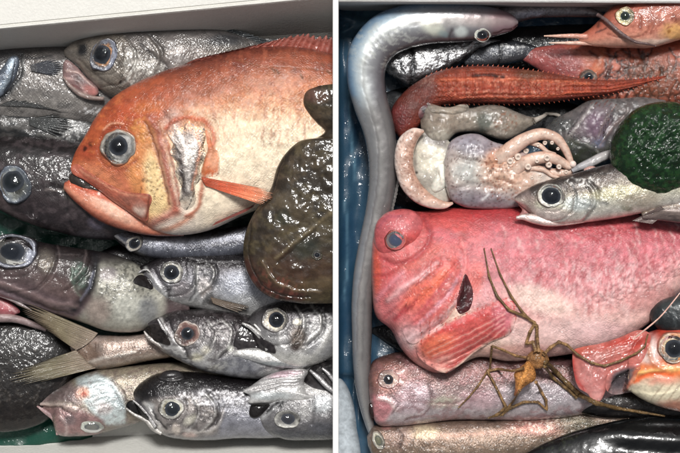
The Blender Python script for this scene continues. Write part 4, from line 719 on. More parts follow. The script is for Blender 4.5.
# eel
t = thing('eel', 'long silver grey eel bent round the top left corner of the right box', 'eel', 400, 60, 30)
EP = [(518, 23, 2.5), (513, 23, 7.5), (501, 22.5, 12.5), (480, 22.5, 17.5), (455, 22.5, 20), (430, 23, 21), (405, 27, 22), (383, 37, 22), (369, 55, 21), (366, 78, 19), (371, 104, 17.5), (379, 130, 16), (383, 160, 14.5), (382, 188, 13.5, -1), (378, 214, 13, -3), (371, 245, 12.5, -4), (365, 275, 11.5, -6), (362, 305, 10.5, -8), (362, 335, 10, -12), (362, 365, 9, -16), (364, 392, 7.5, -20), (368, 416, 5.5, -24), (373, 436, 3, -28), (378, 447, 1.4, -30)]
b = path(t, 'body', EP, [(0, (96, 90, 94)), (.2, (122, 118, 122)), (.42, (166, 168, 170)), (.58, (214, 218, 216)), (.75, (188, 202, 210)), (.9, (130, 158, 182)), (1, (100, 128, 156))], z=60, th=17, m='eel', lump=.5, mott=.12, ops=[
    P([(355, 105), (400, 100), (410, 150), (400, 230), (385, 300), (375, 460), (340, 460), (350, 300), (362, 200)], (124, 120, 118), .8, 14), L([(354, 100), (366, 132), (371, 165), (368, 205), (359, 250), (352, 290), (352, 350)], 3.4, (150, 150, 150), .7), L([(388, 110), (397, 150), (395, 190), (388, 225), (378, 260), (372, 300), (370, 380)], 2.4, (92, 90, 92), .7), L([(378, 100), (388, 140), (388, 180), (380, 225), (366, 290), (362, 360)], 1.2, (110, 108, 108), .5),
    B(470, 14, 60, 10, (150, 140, 140), .6), B(505, 22, 16, 14, (150, 116, 122), .75), B(485, 18, 22, 9, (160, 132, 134), .5), B(433, 28, 11, 7, (226, 228, 212), .8, 20), B(461, 32, 6, 5, (224, 230, 226), .85), B(443, 34, 5, 3, (150, 170, 172), .6), B(460, 22, 50, 5, (178, 170, 164), .4), L([(494, 33), (504, 31), (514, 28), (519, 25)], 1.1, (84, 60, 66), .8, -1.4), L([(452, 30), (449, 36), (450, 42)], 1.4, (84, 76, 78), .8, -1.6), *[L([(392+k*7, 44-k*1.5), (388+k*6, 36-k*1.2)], .9, (120, 116, 120), .4, -.5) for k in range(4)], *[L([(352+k*3.5, 70-k*6), (362+k*3.2, 73-k*5)], .8, (225, 230, 230), .3, .12) for k in range(8)], L([(420, 24), (395, 30), (376, 44), (364, 66), (364, 90), (372, 115), (378, 145), (377, 180), (373, 212), (365, 250), (358, 300), (357, 350)], .9, (104, 100, 104), .35, -.35), N(5, 2, (214, 216, 208), .4, .5, .65, seed=4, reg=(385, 45, 45, 25)), D(30, 470, 12, 20, 8, (110, 96, 98), .7, .5, 91), L([(500, 36), (512, 30), (519, 24)], 1, (96, 70, 76), .6, -.6)])  # the row of short pale lines at the bend is painted highlights
eye(t, b, 482.5, 35.5, 8.6, 7.2, 5.2, [(20, 22, 26), (90, 100, 96), (214, 220, 208), (226, 224, 214), (150, 130, 128)], up=.75, seed=31, bulge=.5)
fin(t, 'dorsal_fin', [(397, 140), (398, 165), (395, 192), (390, 216)], [(400, 140), (401, 165), (398, 192), (392, 216)], [(0, (120, 116, 114)), (1, (160, 156, 152))], nr=20, z0=62, z1=66, rag=.2, seg=5)
# slim silver tail at the top
t = thing('fish', 'slim silver grey fish tail between the eel snout and the horned red fish', 'fish', 555, 12, 30)
path(t, 'body', [(500, 16, 8), (515, 14, 9), (535, 11.5, 7), (560, 11, 6.5), (585, 12, 5.5), (600, 15, 3), (606, 18, 1)], [(0, (120, 112, 110)), (.4, (150, 146, 148)), (.8, (120, 118, 124)), (1, (70, 68, 74))], m='silverscale', z=48, flat=.8, ops=[B(530, 14, 16, 3, (190, 190, 206), .6, -8), N(4, 2, (90, 88, 96), .5, seed=3)])
# foil fish
t = thing('fish', 'bright crinkled silver fish under the eel head', 'fish', 430, 62, 18)
loft(t, 'body', [(381, 60, 383, 70), (392, 50, 396, 82), (404, 48, 408, 88), (414, 45, 418, 84), (436, 42, 442, 76), (458, 40, 462, 64), (480, 38, 482, 50), (500, 40, 500, 46)], [(0, (190, 190, 190)), (.5, (216, 216, 216)), (.8, (170, 170, 172)), (1, (50, 50, 52))], z=36, th=16, m='foil', lump=1.6, lsz=5, ops=[L([(411, 48), (413, 62), (411, 82)], 3, (20, 22, 26), 1, -2), N(4, 4, (60, 64, 70), .7, .48, .58, seed=6, reg=(397, 68, 16, 20)), L([(420, 84), (440, 72), (462, 60), (480, 48)], 5, (28, 28, 30), .9), B(392, 84, 14, 6, (20, 30, 40), .9), N(6, 5, (130, 130, 132), .5, .5, .6, seed=7)])
t = thing('fish', 'small dark grey fish with a row of pale scales behind the spiny red fish', 'fish', 495, 55, 18)
path(t, 'body', [(464, 62, 4), (475, 58, 9), (490, 54, 12), (508, 52, 12), (525, 52, 9), (545, 54, 4)], [(0, (48, 50, 54)), (.5, (76, 78, 84)), (1, (84, 84, 88))], m='silver', z=34, flat=.8, ops=[*[B(502+5.2*k, 46+.3*k, 1.8, 1.4, (196, 196, 196), .8) for k in range(5)], L([(500, 44), (501, 54), (498, 62)], 1.4, (34, 36, 40), .8, -1), B(488, 56, 9, 6, (104, 106, 112), .6), D(40, 505, 50, 18, 8, (160, 160, 160), .8, .6, 95)])

# scribbled red fish
t = thing('fish', 'red brown fish with dark scribbled markings under the horned red fish', 'fish', 620, 75, 15)
RS = np.random.RandomState(5); scr = []
for k in range(95):
    x0 = 600+RS.rand()*90; y0 = 48+RS.rand()*56; a = 1.2+RS.rand()*.9-(.5 if k % 3 == 0 else 0); q = [(x0, y0)]
    for i in range(3): a += (RS.rand()-.5)*1.5; q.append((q[-1][0]+math.cos(a)*5.5, q[-1][1]+math.sin(a)*5.5))
    scr.append(L(q, .8+RS.rand()*.5, (56, 26, 20), .9, -.4))
b = loft(t, 'body', [(503, 52.5, 503, 54.5), (520, 50, 521, 60), (545, 46, 547, 76), (575, 42, 578, 98), (610, 38, 612, 112), (650, 36, 650, 116), (700, 40, 700, 112), (760, 55, 760, 95)], [(0, (160, 86, 68)), (.4, (184, 104, 80)), (1, (130, 72, 56))], z=36, th=20, m='flesh', ops=[*scr, P([(500, 50), (560, 44), (584, 60), (578, 80), (540, 74)], (150, 82, 84), .8, 6), L([(603, 48), (600, 62), (594, 74)], 3.5, (190, 116, 80), .8, .9), L([(608, 50), (610, 66), (606, 76)], 2, (80, 42, 32), .8), L([(618, 48), (628, 58), (640, 62)], 3, (196, 120, 96), .7, .8), L([(622, 50), (630, 56)], 1.6, (76, 40, 34), .8), B(592, 56, 10, 8, (170, 100, 78), .7), L([(590, 52), (598, 58)], 1.6, (70, 38, 32), .8), B(655, 78, 30, 22, (104, 72, 50), .5)])
eye(t, b, 588.5, 77, 9.5, 8, 4.4, [(30, 30, 32), (100, 92, 86), (150, 130, 116), (110, 90, 80), (120, 70, 58)], up=.5, seed=33)

# spiny armoured fish
t = thing('fish', 'orange red armoured fish with a row of fine spines and tapering tail', 'fish', 500, 92, 28)
AP = [(391, 128, 396, 134), (392, 108, 404, 142), (404, 92, 414, 132), (420, 80, 428, 116), (436, 72, 440, 106), (460, 67, 462, 104), (490, 66, 491, 104), (520, 69, 521, 104), (550, 73, 551, 102), (580, 78, 580, 98), (610, 80, 610, 94), (640, 78.5, 640, 86), (666, 75.5, 666, 77.5)]
b = loft(t, 'body', AP, [(0, (112, 54, 40)), (.3, (150, 74, 52)), (.6, (172, 84, 58)), (1, (112, 46, 36))], z=54, th=17, m='spiny', ridged=lambda X, Y: (X > 436)*2.0*(np.abs(np.sin(math.pi*X/4.6))*np.abs(np.sin(math.pi*(Y-np.interp(X, [436, 490, 550, 610, 666], [88, 85, 87, 87, 77]))/np.interp(X, [440, 560, 666], [5.4, 4.4, 2.]))))**.7, ops=[
    P([(385, 140), (388, 110), (405, 90), (430, 76), (440, 90), (430, 110), (405, 130)], (92, 46, 40), .85, 6), B(398, 118, 12, 14, (104, 42, 42), .8), L([(473, 77), (488, 75), (504, 77)], 1.6, (44, 28, 26), .9, -1), *[L([(446+9*k, 72+.5*k), (449+9*k, 102-.4*k)], 1.0, (120, 46, 34), .5, -.9) for k in range(19)], L([(440, 88), (520, 88), (600, 87), (660, 77)], 1.5, (140, 56, 40), .6, -1), L([(440, 80), (520, 80), (590, 84)], 1.2, (230, 130, 90), .4, 1), L([(450, 97), (520, 97), (590, 92)], 1.2, (226, 120, 84), .4, 1), D(150, 505, 88, 60, 12, (236, 170, 140), .8, .5, 97, .5), D(40, 425, 80, 12, 6, (160, 130, 116), .8, .5, 98), B(530, 74, 14, 5, (104, 74, 56), .7)])
def spines(T, pts, col, m, h, up, name='spines'):
    V, F, c = [], [], []
    for (x, y, dx, dy, z) in pts:
        n0 = len(V)
        for a in range(4): V.append((wx(x+math.cos(a*1.57)*1.1, z), wy(y+math.sin(a*1.57)*1.1, z), z)); c.append(lin(col))
        V.append((wx(x+dx*h, z), wy(y+dy*h, z), z+up)); c.append(lin((196, 104, 78)))
        F += [[n0+a, n0+(a+1) % 4, n0+4, n0+4] for a in range(4)]
    F = np.array(F)[:, :3]; o = mesh2(name, np.array(V), np.zeros((0, 4), int), F[:, ::-1], np.array(c), m, T, None); o['kind'] = 'stuff'; return o
C = catmull(np.array(AP, float), 300); sp = []
for i in range(60, 292, 5):
    sp.append((C[i, 0], C[i, 1]+.8, .5, -.9, 56)); sp.append((C[i, 2], C[i, 3]-.8, .5, .9, 56))
    if i % 8 == 0: sp.append((C[i, 0]*.72+C[i, 2]*.28, C[i, 1]*.72+C[i, 3]*.28, .8, -.3, 66))
spines(t, sp, (150, 60, 42), 'fin', 2.9, 1.6)
pillow(t, 'eye_socket', [(413, 108), (418, 103), (427, 103), (432, 108), (430, 115), (420, 119), (414, 115)], (104, 72, 74), h=4, z=66, m='flesh', ops=[B(425, 110, 3.5, 3, (24, 18, 20), .95), B(418, 112, 4, 3, (160, 120, 120), .6)])

# horned red fish
t = thing('fish', 'pinkish red fish with two pale snout horns and a greenish gold eye, top right', 'fish', 630, 20, 45)
b = loft(t, 'body', [(577, 36, 580, 42), (588, 30, 592, 46), (600, 19, 604, 47), (610, 8, 613, 48), (625, 1, 628, 48), (648, -5, 650, 48), (680, -10, 680, 40), (720, -10, 720, 32), (780, 0, 780, 20)], [(0, (150, 84, 66)), (.35, (178, 104, 84)), (.7, (206, 140, 118)), (1, (224, 176, 156))], z=72, th=20, m='orangehead', ops=[
    L([(596, 32), (606, 28)], 1.1, (70, 40, 36), .8), L([(598, 26), (600, 20)], 1.6, (84, 50, 44), .7), L([(640, 14), (641, 30)], 1.3, (120, 60, 50), .7, -.6), L([(650, 12), (654, 22), (650, 34)], 1, (110, 60, 48), .6, -.6), *[L([(655+6*k, 14+k % 3*5), (659+6*k, 20+k % 3*5)], 1, (110, 62, 44), .7) for k in range(7)], B(676, 32, 14, 9, (226, 176, 110), .85), N(4, 3, (140, 70, 56), .6, .5, .64, seed=5, reg=(655, 14, 40, 22)), L([(620, 38), (640, 43), (660, 43)], 2.4, (232, 190, 170), .7), L([(608, 34), (625, 38), (645, 34), (652, 24)], 1.2, (150, 86, 70), .7, -.7), B(655, 42, 20, 3, (240, 216, 200), .7), B(669, 32, 2, 2, (150, 96, 40), .8), D(60, 640, 24, 34, 18, (230, 160, 140), .7, .5, 99)])
tube(t, 'horn', [(588, 37, 3.2, 76), (574, 36, 2.4, 76), (558, 36, 1.6, 74), (544, 36, .6, 72)], (196, 130, 112), m='flesh', drape=False, col2=(226, 190, 170))
tube(t, 'horn', [(596, 43, 3, 74), (584, 43, 2.4, 73), (566, 43, 1.6, 71), (549, 43, .6, 69)], (214, 160, 142), m='flesh', drape=False, col2=(232, 204, 186))
eye(t, b, 625, 16, 10.5, 10, 4.2, [(30, 40, 30), (110, 112, 80), (190, 180, 130), (214, 196, 160), (150, 130, 90), (140, 84, 66)], up=.6, seed=35, pcol=(24, 34, 24))
tube(t, 'feeler', [(598, 15, 1.8), (607, 21, 2.), (618, 31, 1.9), (628, 38, 1.8), (636, 42, 1.6), (648, 44, 1.2), (656, 46, .8)], (110, 90, 88), m='flesh', off=.6, col2=(90, 70, 68))

# two clear squids
JEL = [(0, (136, 128, 120)), (.5, (168, 158, 144)), (1, (150, 142, 132))]
t = thing('squid', 'small translucent beige squid with a curled tentacle beneath the spiny red fish', 'squid', 480, 120, 40)
loft(t, 'mantle', [(420, 118, 421, 130), (426, 104, 432, 146), (438, 107, 443, 146), (454, 107, 456, 134), (470, 108, 472, 132), (486, 105, 488, 136), (502, 106, 505, 140), (517, 112, 520, 134), (530, 116.5, 532, 126), (541, 117, 542, 121)], JEL, z=60, th=14, m='jelly', lump=1.8, lsz=9, ops=[
    B(448, 120, 20, 12, (176, 160, 144), .6), B(440, 136, 12, 8, (196, 190, 176), .6), B(485, 122, 9, 9, (96, 106, 100), .7), D(50, 506, 122, 12, 10, (140, 84, 56), .9, .75, 103), B(480, 132, 8, 4, (60, 66, 64), .7), D(30, 500, 130, 14, 6, (235, 226, 214), .9, .7, 104), N(5, 5, (120, 110, 100), .5, .5, .65, seed=5), D(60, 440, 120, 20, 16, (130, 110, 100), .5, .5, 105)])
pillow(t, 'fin', [(427, 103), (434, 106), (450, 107), (467, 104), (469, 109), (458, 114), (440, 114), (430, 112)], (176, 164, 150), h=2.5, z=62, m='jelly', h2=1, drape=2.5, blend=.6, soft=.9, lump=1.5, lsz=5)
tube(t, 'tentacle', [(534, 121, 3.0), (542, 117, 2.2), (550, 114, 1.8), (558, 115, 1.7), (563, 120, 1.6), (564, 126, 1.5), (568, 130, 1.2)], (176, 168, 158), m='jelly', off=1)
t = thing('squid', 'greyish purple translucent squid between the spiny fish and the green lump', 'squid', 600, 125, 38)
loft(t, 'mantle', [(545, 128, 548, 150), (556, 118, 560, 160), (572, 110, 578, 166), (588, 101, 596, 162), (606, 99, 612, 158), (625, 98, 630, 150), (642, 97, 650, 140), (665, 100, 670, 125)], [(0, (116, 110, 108)), (.4, (128, 118, 118)), (.7, (90, 92, 84)), (1, (70, 74, 64))], z=52, th=14, m='jelly', lump=2.2, lsz=12, ops=[
    B(596, 128, 16, 20, (124, 106, 120), .7), D(40, 596, 124, 14, 18, (150, 96, 60), .7, .6, 107), B(597, 142, 7, 5, (150, 160, 190), .7), B(575, 150, 20, 12, (64, 70, 56), .8), B(562, 125, 14, 8, (66, 72, 68), .7), L([(570, 135), (582, 118), (592, 104)], 1.3, (176, 170, 166), .8, 1), L([(600, 145), (612, 128), (628, 112)], 1.4, (150, 130, 126), .7, 1), L([(575, 141), (590, 146), (600, 155)], 1.2, (150, 150, 144), .7, .8), B(625, 108, 22, 8, (130, 124, 122), .6), N(6, 6, (80, 80, 82), .5, .5, .65, seed=6)])
pillow(t, 'fin', [(566, 136), (574, 122), (586, 106), (600, 100), (616, 101), (612, 116), (604, 132), (598, 146), (584, 144)], (134, 122, 126), h=4, z=52, m='jelly', drape=2.5, h2=2, blend=.6, soft=1.2, ops=[B(594, 126, 10, 14, (130, 104, 124), .7), L([(570, 136), (582, 118), (592, 104)], 1.3, (180, 172, 168), .7, .8), L([(596, 140), (602, 124), (610, 110)], 1.2, (150, 134, 130), .7, .8)])
tube(t, 'tentacle', [(572, 171, 2.2, 84), (580, 167, 3.5, 84), (590, 163, 4.6, 82), (602, 157, 4.6, 80), (618, 152, 4, 78)], (168, 168, 172), m='jelly', drape=False, col2=(196, 190, 186))
pillow(t, 'tentacle_tip', [(584, 169), (592, 166), (598, 169), (592, 173), (586, 173)], (190, 150, 140), h=2, z=88, m='flesh')

# pinkish fish under the crab
t = thing('fish', 'dull pink fish with a small dark eye beneath the chin of the big pink fish', 'fish', 450, 388, 15)
b = loft(t, 'body', [(368, 373, 370, 404), (374, 360, 377, 424), (392, 353, 396, 426), (418, 351, 420, 424), (450, 350, 452, 420), (490, 352, 492, 420), (530, 354, 532, 420), (570, 358, 572, 416), (612, 366, 612, 408), (660, 378, 660, 396)], [(0, (92, 68, 66)), (.35, (122, 94, 90)), (.6, (166, 144, 142)), (.85, (180, 170, 172)), (1, (140, 122, 126))], z=40, th=24, m='silver', ops=[
    B(412, 398, 20, 14, (214, 192, 198), .8, -10), B(385, 378, 18, 18, (170, 122, 112), .7), P([(370, 394), (384, 396), (394, 408), (384, 422), (372, 422)], (214, 140, 146), .8, 3), L([(378, 398), (390, 402), (396, 410)], 1.8, (236, 214, 210), .8, 1), L([(390, 396), (398, 404), (392, 414)], 1.1, (110, 80, 84), .7, -.8), L([(405, 420), (425, 414), (432, 400), (430, 386)], 1.3, (120, 90, 92), .7, -1), B(446, 402, 16, 6, (206, 204, 180), .6, -5), L([(432, 402), (450, 404), (466, 400)], 1.2, (110, 96, 90), .6, -.6), N(7, 4, (150, 110, 112), .5, .5, .65, seed=4), B(470, 368, 70, 10, (112, 78, 76), .6), B(540, 395, 46, 12, (196, 192, 198), .6), B(480, 400, 22, 9, (206, 170, 176), .5), L([(392, 371), (398, 373), (404, 370)], 1, (235, 215, 210), .7), L([(396, 379), (403, 383)], 1, (240, 225, 220), .7), D(30, 520, 380, 60, 10, (200, 180, 186), .9, .5, 111)])
eye(t, b, 388.5, 379.5, 11, 10.5, 4.8, [(50, 40, 38), (190, 160, 146), (206, 176, 164), (196, 160, 152), (176, 132, 126), (160, 112, 106)], up=.55, seed=37, bulge=.3, pcol=(34, 28, 26))
pillow(t, 'mouth_cavity', [(369, 404), (372, 403), (374, 410), (373, 418), (370, 414)], (40, 26, 26), h=1.5, z=52, m='slime')
# slender fish at the bottom
t = thing('fish', 'slender tan fish along the bottom with an upright oval silver eye', 'fish', 450, 436, 8)
b = loft(t, 'body', [(367, 436, 368, 446), (373, 426, 374, 458), (388, 423, 390, 466), (420, 420, 422, 472), (460, 418, 462, 474), (500, 417, 500, 470), (540, 415, 540, 458), (580, 410, 582, 444), (620, 406, 620, 430), (660, 404, 660, 418)], [(0, (100, 82, 74)), (.25, (146, 124, 110)), (.6, (126, 110, 96)), (1, (92, 82, 70))], z=34, th=20, m='silver', ops=[
    B(425, 432, 14, 7, (206, 190, 160), .7, -5), B(398, 438, 14, 12, (130, 108, 100), .7), L([(395, 425), (402, 436), (398, 450)], 1.2, (84, 66, 60), .7, -.8), L([(410, 422), (414, 436), (410, 452)], 1, (96, 80, 70), .5, -.6), B(540, 427, 30, 8, (176, 110, 104), .5), D(50, 545, 425, 34, 8, (240, 220, 206), 1.2, .75, 113), D(60, 470, 440, 60, 14, (90, 76, 64), .6, .6, 114), L([(420, 436), (480, 434), (540, 428)], 2, (176, 136, 120), .5), B(575, 424, 22, 10, (70, 74, 58), .7), N(8, 3, (130, 108, 92), .4, seed=5), B(386, 426, 5, 4, (196, 140, 134), .6)])
eye(t, b, 378.5, 440.5, 11, 6.6, 5.4, [(110, 108, 92), (190, 184, 160), (214, 210, 196), (140, 130, 118), (110, 96, 88)], ang=68, up=.6, seed=39, pasp=.6, pcol=(104, 104, 84), bulge=.3)

# big pink fish
t = thing('fish', 'big pink red fish with bulging glassy eye, largest in the right box', 'fish', 520, 285, 20)
PK = [(0, (164, 64, 68)), (.12, (188, 92, 98)), (.3, (206, 124, 132)), (.55, (216, 154, 156)), (.82, (222, 176, 168)), (1, (216, 172, 164))]
RS = np.random.RandomState(9); pst = []
for k in range(260):
    x0 = 500+RS.rand()*190; y0 = 222+RS.rand()*90; l = 5+RS.rand()*9; red = RS.rand() > .45
    pst.append(L([(x0, y0), (x0+2+l*.1, y0+l*.5), (x0+l*.15+1, y0+l)], .8+RS.rand()*.6, (160, 66, 70) if red else (226, 190, 186), .38))
b = loft(t, 'body', [(371, 262, 371.5, 285), (373, 236, 376, 316), (381, 216, 391, 330), (396, 210, 400, 347), (415, 211, 415, 363), (436, 210, 437, 373), (458, 207, 457, 366), (480, 205, 478, 357), (510, 204, 508, 361), (545, 206, 540, 358), (580, 208, 575, 353), (615, 211, 612, 345), (645, 216, 650, 322), (690, 224, 692, 282), (740, 235, 745, 262)], PK, z=56, th=46, m='pink', res=1.0, lump=1.8, lsz=22, mott=.5, ops=[
    *pst, N(3, 2.6, None, 1, .45, .6, seed=31, reg=(640, 280, 62, 15, -25), dz=1.5), N(3, 2.6, None, 1, .45, .6, seed=32, reg=(598, 232, 34, 11, -10), dz=1.3), N(2.6, 7, (238, 210, 208), .35, .5, .64, seed=33, reg=(590, 292, 90, 34)), N(2.4, 6, (178, 70, 76), .4, .52, .66, seed=34, reg=(580, 250, 110, 40)), P([(366, 205), (440, 200), (470, 210), (462, 260), (468, 300), (440, 340), (440, 380), (366, 380)], (204, 104, 100), .8, 8), B(450, 222, 34, 16, (192, 80, 78), .6, 8), B(445, 236, 16, 7, (206, 110, 118), .7, 10), B(480, 213, 60, 8, (178, 58, 60), .6), B(396, 300, 18, 26, (214, 136, 140), .8, 20), B(385, 285, 8, 26, (196, 90, 92), .6), B(376, 270, 5, 22, (206, 90, 60), .7),
    L([(404, 268), (420, 262), (436, 250)], 6, (206, 110, 96), .6), B(420, 292, 26, 10, (232, 120, 96), .85, -42), B(440, 278, 20, 10, (232, 116, 98), .7, -48), L([(394, 320), (416, 300), (440, 278), (456, 262)], 2.6, (176, 60, 70), .8, -2.6), L([(388, 300), (402, 288), (420, 276), (436, 262)], 3, (236, 184, 184), .8, 2.4), L([(405, 340), (428, 322), (450, 302), (460, 290)], 3, (242, 214, 216), .8, 2.6), L([(400, 332), (424, 314), (448, 290)], 2.4, (184, 76, 88), .8, -2.4), L([(384, 318), (398, 306), (414, 290)], 1.6, (180, 74, 80), .5, -1),
    B(410, 338, 16, 14, (226, 190, 190), .75, -20), B(428, 362, 14, 9, (230, 160, 150), .8), L([(412, 346), (426, 336), (440, 326)], 3, (240, 220, 216), .7, 1), B(432, 340, 16, 8, (232, 122, 92), .75, -20), L([(380, 258), (392, 264), (410, 260), (424, 250), (430, 234), (424, 216)], 2.4, (160, 62, 70), .6, -2.2), L([(377, 300), (390, 284), (404, 272)], 2.6, (214, 140, 148), .7, 1.6), L([(374, 276), (386, 276), (398, 268)], 2, (176, 64, 66), .6, -1.6),
    L([(462, 240), (466, 262), (462, 280), (457, 294)], 2.4, (224, 140, 136), .7, 1.4), B(475, 278, 9, 18, (222, 110, 96), .7, 8), B(474, 250, 9, 20, (214, 120, 120), .5), P([(448, 300), (470, 312), (500, 330), (520, 345), (540, 370), (440, 380), (440, 350)], (232, 206, 188), .85, 8), P([(500, 318), (560, 316), (640, 312), (690, 296), (690, 380), (500, 380)], (236, 202, 194), .55, 16), N(8, 14, (186, 96, 100), .4, .5, .66, seed=13, reg=(560, 250, 90, 46)), B(600, 334, 30, 12, (226, 180, 184), .6), B(650, 300, 26, 12, (200, 140, 136), .6),
    D(60, 480, 245, 30, 30, (176, 110, 120), .7, .4, 121), B(540, 300, 34, 12, (238, 214, 200), .7, 16), B(570, 336, 60, 16, (236, 204, 200), .6), B(520, 352, 46, 7, (214, 150, 140), .5)])
eb = pillow(t, 'eye_bulge', [(377, 250), (374, 236), (377, 222), (386, 213), (400, 209), (414, 211), (422, 219), (425, 230), (422, 243), (414, 252), (400, 259), (386, 259)], (200, 96, 98), h=17, z=80, m='flesh', p=2.0, h2=14, blend=0, soft=.5, ops=[B(392, 226, 16, 12, (196, 110, 116), .6), B(410, 222, 12, 10, (206, 120, 122), .6), L([(378, 228), (388, 217), (400, 216)], 2, (150, 84, 100), .5), B(413, 240, 9, 10, (200, 84, 78), .6)])
eye(t, eb, 395.5, 240.5, 11.5, 11, 6.8, [(60, 66, 86), (96, 92, 110), (170, 100, 104), (214, 100, 84), (206, 90, 84)], ang=30, up=.6, seed=41, pasp=.85, pcol=(66, 74, 96), bulge=.55, sink=.05)
pillow(t, 'gill_opening', [(464, 274), (470, 282), (473, 296), (469, 309), (460, 314), (455, 306), (457, 290)], (84, 26, 32), h=1.5, z=90, m='flesh', drape=.5, h2=3, ops=[B(463, 296, 3.5, 12, (50, 16, 20), .8, 10)])
g = pillow(t, 'gill_cover', [(430, 256), (444, 248), (458, 256), (463, 270), (459, 288), (454, 306), (440, 322), (424, 336), (410, 342), (402, 330), (404, 310), (414, 284)], (206, 108, 102), h=3, z=60, m='flesh', p=1.6, drape=5, cen=(446, 288), blend=.6, soft=1.5, ops=[
    B(428, 286, 24, 8, (238, 124, 96), .85, -48), L([(410, 330), (432, 308), (452, 284), (460, 270)], 2.4, (228, 176, 186), .7, 1.2), L([(408, 322), (430, 298), (450, 272)], 1.4, (190, 80, 90), .7, -1.2), L([(412, 300), (428, 278), (446, 258)], 1.6, (196, 90, 96), .6, -1), B(450, 262, 8, 9, (226, 120, 110), .7), L([(420, 336), (440, 318), (456, 298)], 2, (236, 204, 206), .7, 1), N(3, 9, (200, 90, 92), .4, .5, .66, seed=7, ang=-45), L([(458, 262), (462, 272), (458, 288)], 1.2, (240, 170, 160), .7, .6)])
pillow(t, 'pectoral_fin', [(515, 304), (515, 320), (509, 334), (492, 342), (474, 353), (460, 365), (446, 373), (431, 367), (419, 357), (416, 346), (430, 332), (448, 320), (468, 311), (490, 302), (506, 297)], (206, 98, 92), h=4, z=86, m='flesh', p=2.4, drape=5.5, blend=.18, soft=.55, lump=1.4, lsz=9, cen=(468, 334), ops=[
    L([(424, 342), (450, 326), (480, 312), (506, 304)], 5, (196, 58, 60), .7), B(436, 346, 20, 10, (232, 126, 92), .8, -28), B(442, 362, 12, 7, (232, 160, 148), .7, -20), B(502, 318, 11, 14, (214, 134, 146), .7), *[L([(424+k*2.6, 350+k*2.2), (452+k*2, 337+k*2.5), (482+k, 322+k*2.6), (504, 310+k*2.6)], .75, (238, 176, 164) if k % 2 else (178, 64, 66), .6, .7 if k % 2 else -.7) for k in range(9)], L([(492, 308), (494, 322), (490, 336)], 1.4, (170, 70, 76), .5, -1)])

# silver fish with the large black eye
t = thing('fish', 'silver fish with a big black eye lying along the back of the pink fish', 'fish', 600, 195, 75)
b = loft(t, 'body', [(514.5, 197, 515, 201), (523, 191, 524, 208), (536, 184, 538, 219), (552, 179, 556, 225), (575, 173, 580, 223), (600, 166, 604, 220), (625, 161, 628, 216), (650, 160, 653, 211), (690, 166, 690, 206), (750, 178, 750, 196)], [(0, (62, 56, 54)), (.25, (88, 80, 76)), (.42, (132, 124, 112)), (.6, (196, 192, 172)), (.85, (206, 200, 190)), (1, (206, 186, 178))], z=96, th=17, m='silver', ops=[
    *face(551, 196, 12, k=.7), B(615, 193, 26, 6, (220, 212, 174), .6, -6), B(580, 204, 16, 7, (206, 214, 214), .7), B(545, 214, 26, 6, (214, 196, 190), .7), P([(512, 198), (528, 190), (536, 200), (536, 216), (520, 216)], (176, 156, 150), .7, 4), L([(515, 203), (524, 207), (532, 212), (538, 220)], 1.2, (120, 96, 92), .7, -.8), L([(568, 184), (574, 198), (570, 214)], 1.2, (130, 120, 112), .6, -.8), L([(584, 186), (592, 200), (586, 216)], 1.4, (120, 110, 104), .5, -.8), D(40, 582, 182, 18, 5, (230, 226, 220), .9, .8, 131), B(604, 203, 5, 3, (110, 110, 110), .7), B(627, 208, 5, 3, (130, 126, 104), .7), N(5, 3, (110, 100, 94), .5, .5, .65, seed=5, reg=(590, 180, 60, 14)), B(640, 200, 20, 8, (176, 160, 140), .6), D(90, 610, 196, 34, 12, (240, 238, 226), .9, .55, 132), B(520, 208, 6, 5, (214, 176, 170), .7)])
path(t, 'lower_jaw', [(516, 218, 1.5), (523, 217, 3.2), (535, 219, 5), (550, 222, 4.5), (570, 222, 3), (590, 220, 1.5)], [(0, (196, 176, 168)), (.5, (226, 206, 200)), (1, (214, 176, 168))], m='silver', z=99, flat=.9)
pillow(t, 'mouth_lining', [(518, 204), (526, 203), (534, 208), (534, 216), (524, 217), (519, 216), (522, 210)], (176, 124, 120), h=3, z=92, m='flesh')
eye(t, b, 551, 196, 14.5, 13, 10.2, [(14, 16, 20), (60, 62, 64), (196, 196, 184), (214, 212, 200), (150, 142, 134), (120, 110, 104)], up=.55, seed=43, pasp=.88, ang=10, bulge=.4, pcol=(12, 16, 22))
fin(t, 'pelvic_fin', [(660, 206), (668, 212)], [(632, 221), (652, 224)], [(0, (116, 102, 98)), (1, (126, 110, 106))], nr=7, z0=104, z1=98, raycol=(150, 136, 130), rag=.02, ridge=.25, drape=.3)
t = thing('fish', 'grey brown fish tail resting below the green lump at the right edge', 'fish', 670, 212, 85)
path(t, 'body', [(642, 216, 3), (655, 213, 7), (672, 211, 11), (692, 210, 14), (720, 210, 16), (760, 210, 10)], [(0, (150, 136, 118)), (.5, (124, 110, 104)), (1, (108, 94, 92))], m='grey', z=100, flat=.5, ops=[N(9, 2, (84, 74, 72), .6, .5, .62, seed=4), L([(650, 210), (680, 212)], 1.2, (170, 156, 150), .6, .8)])

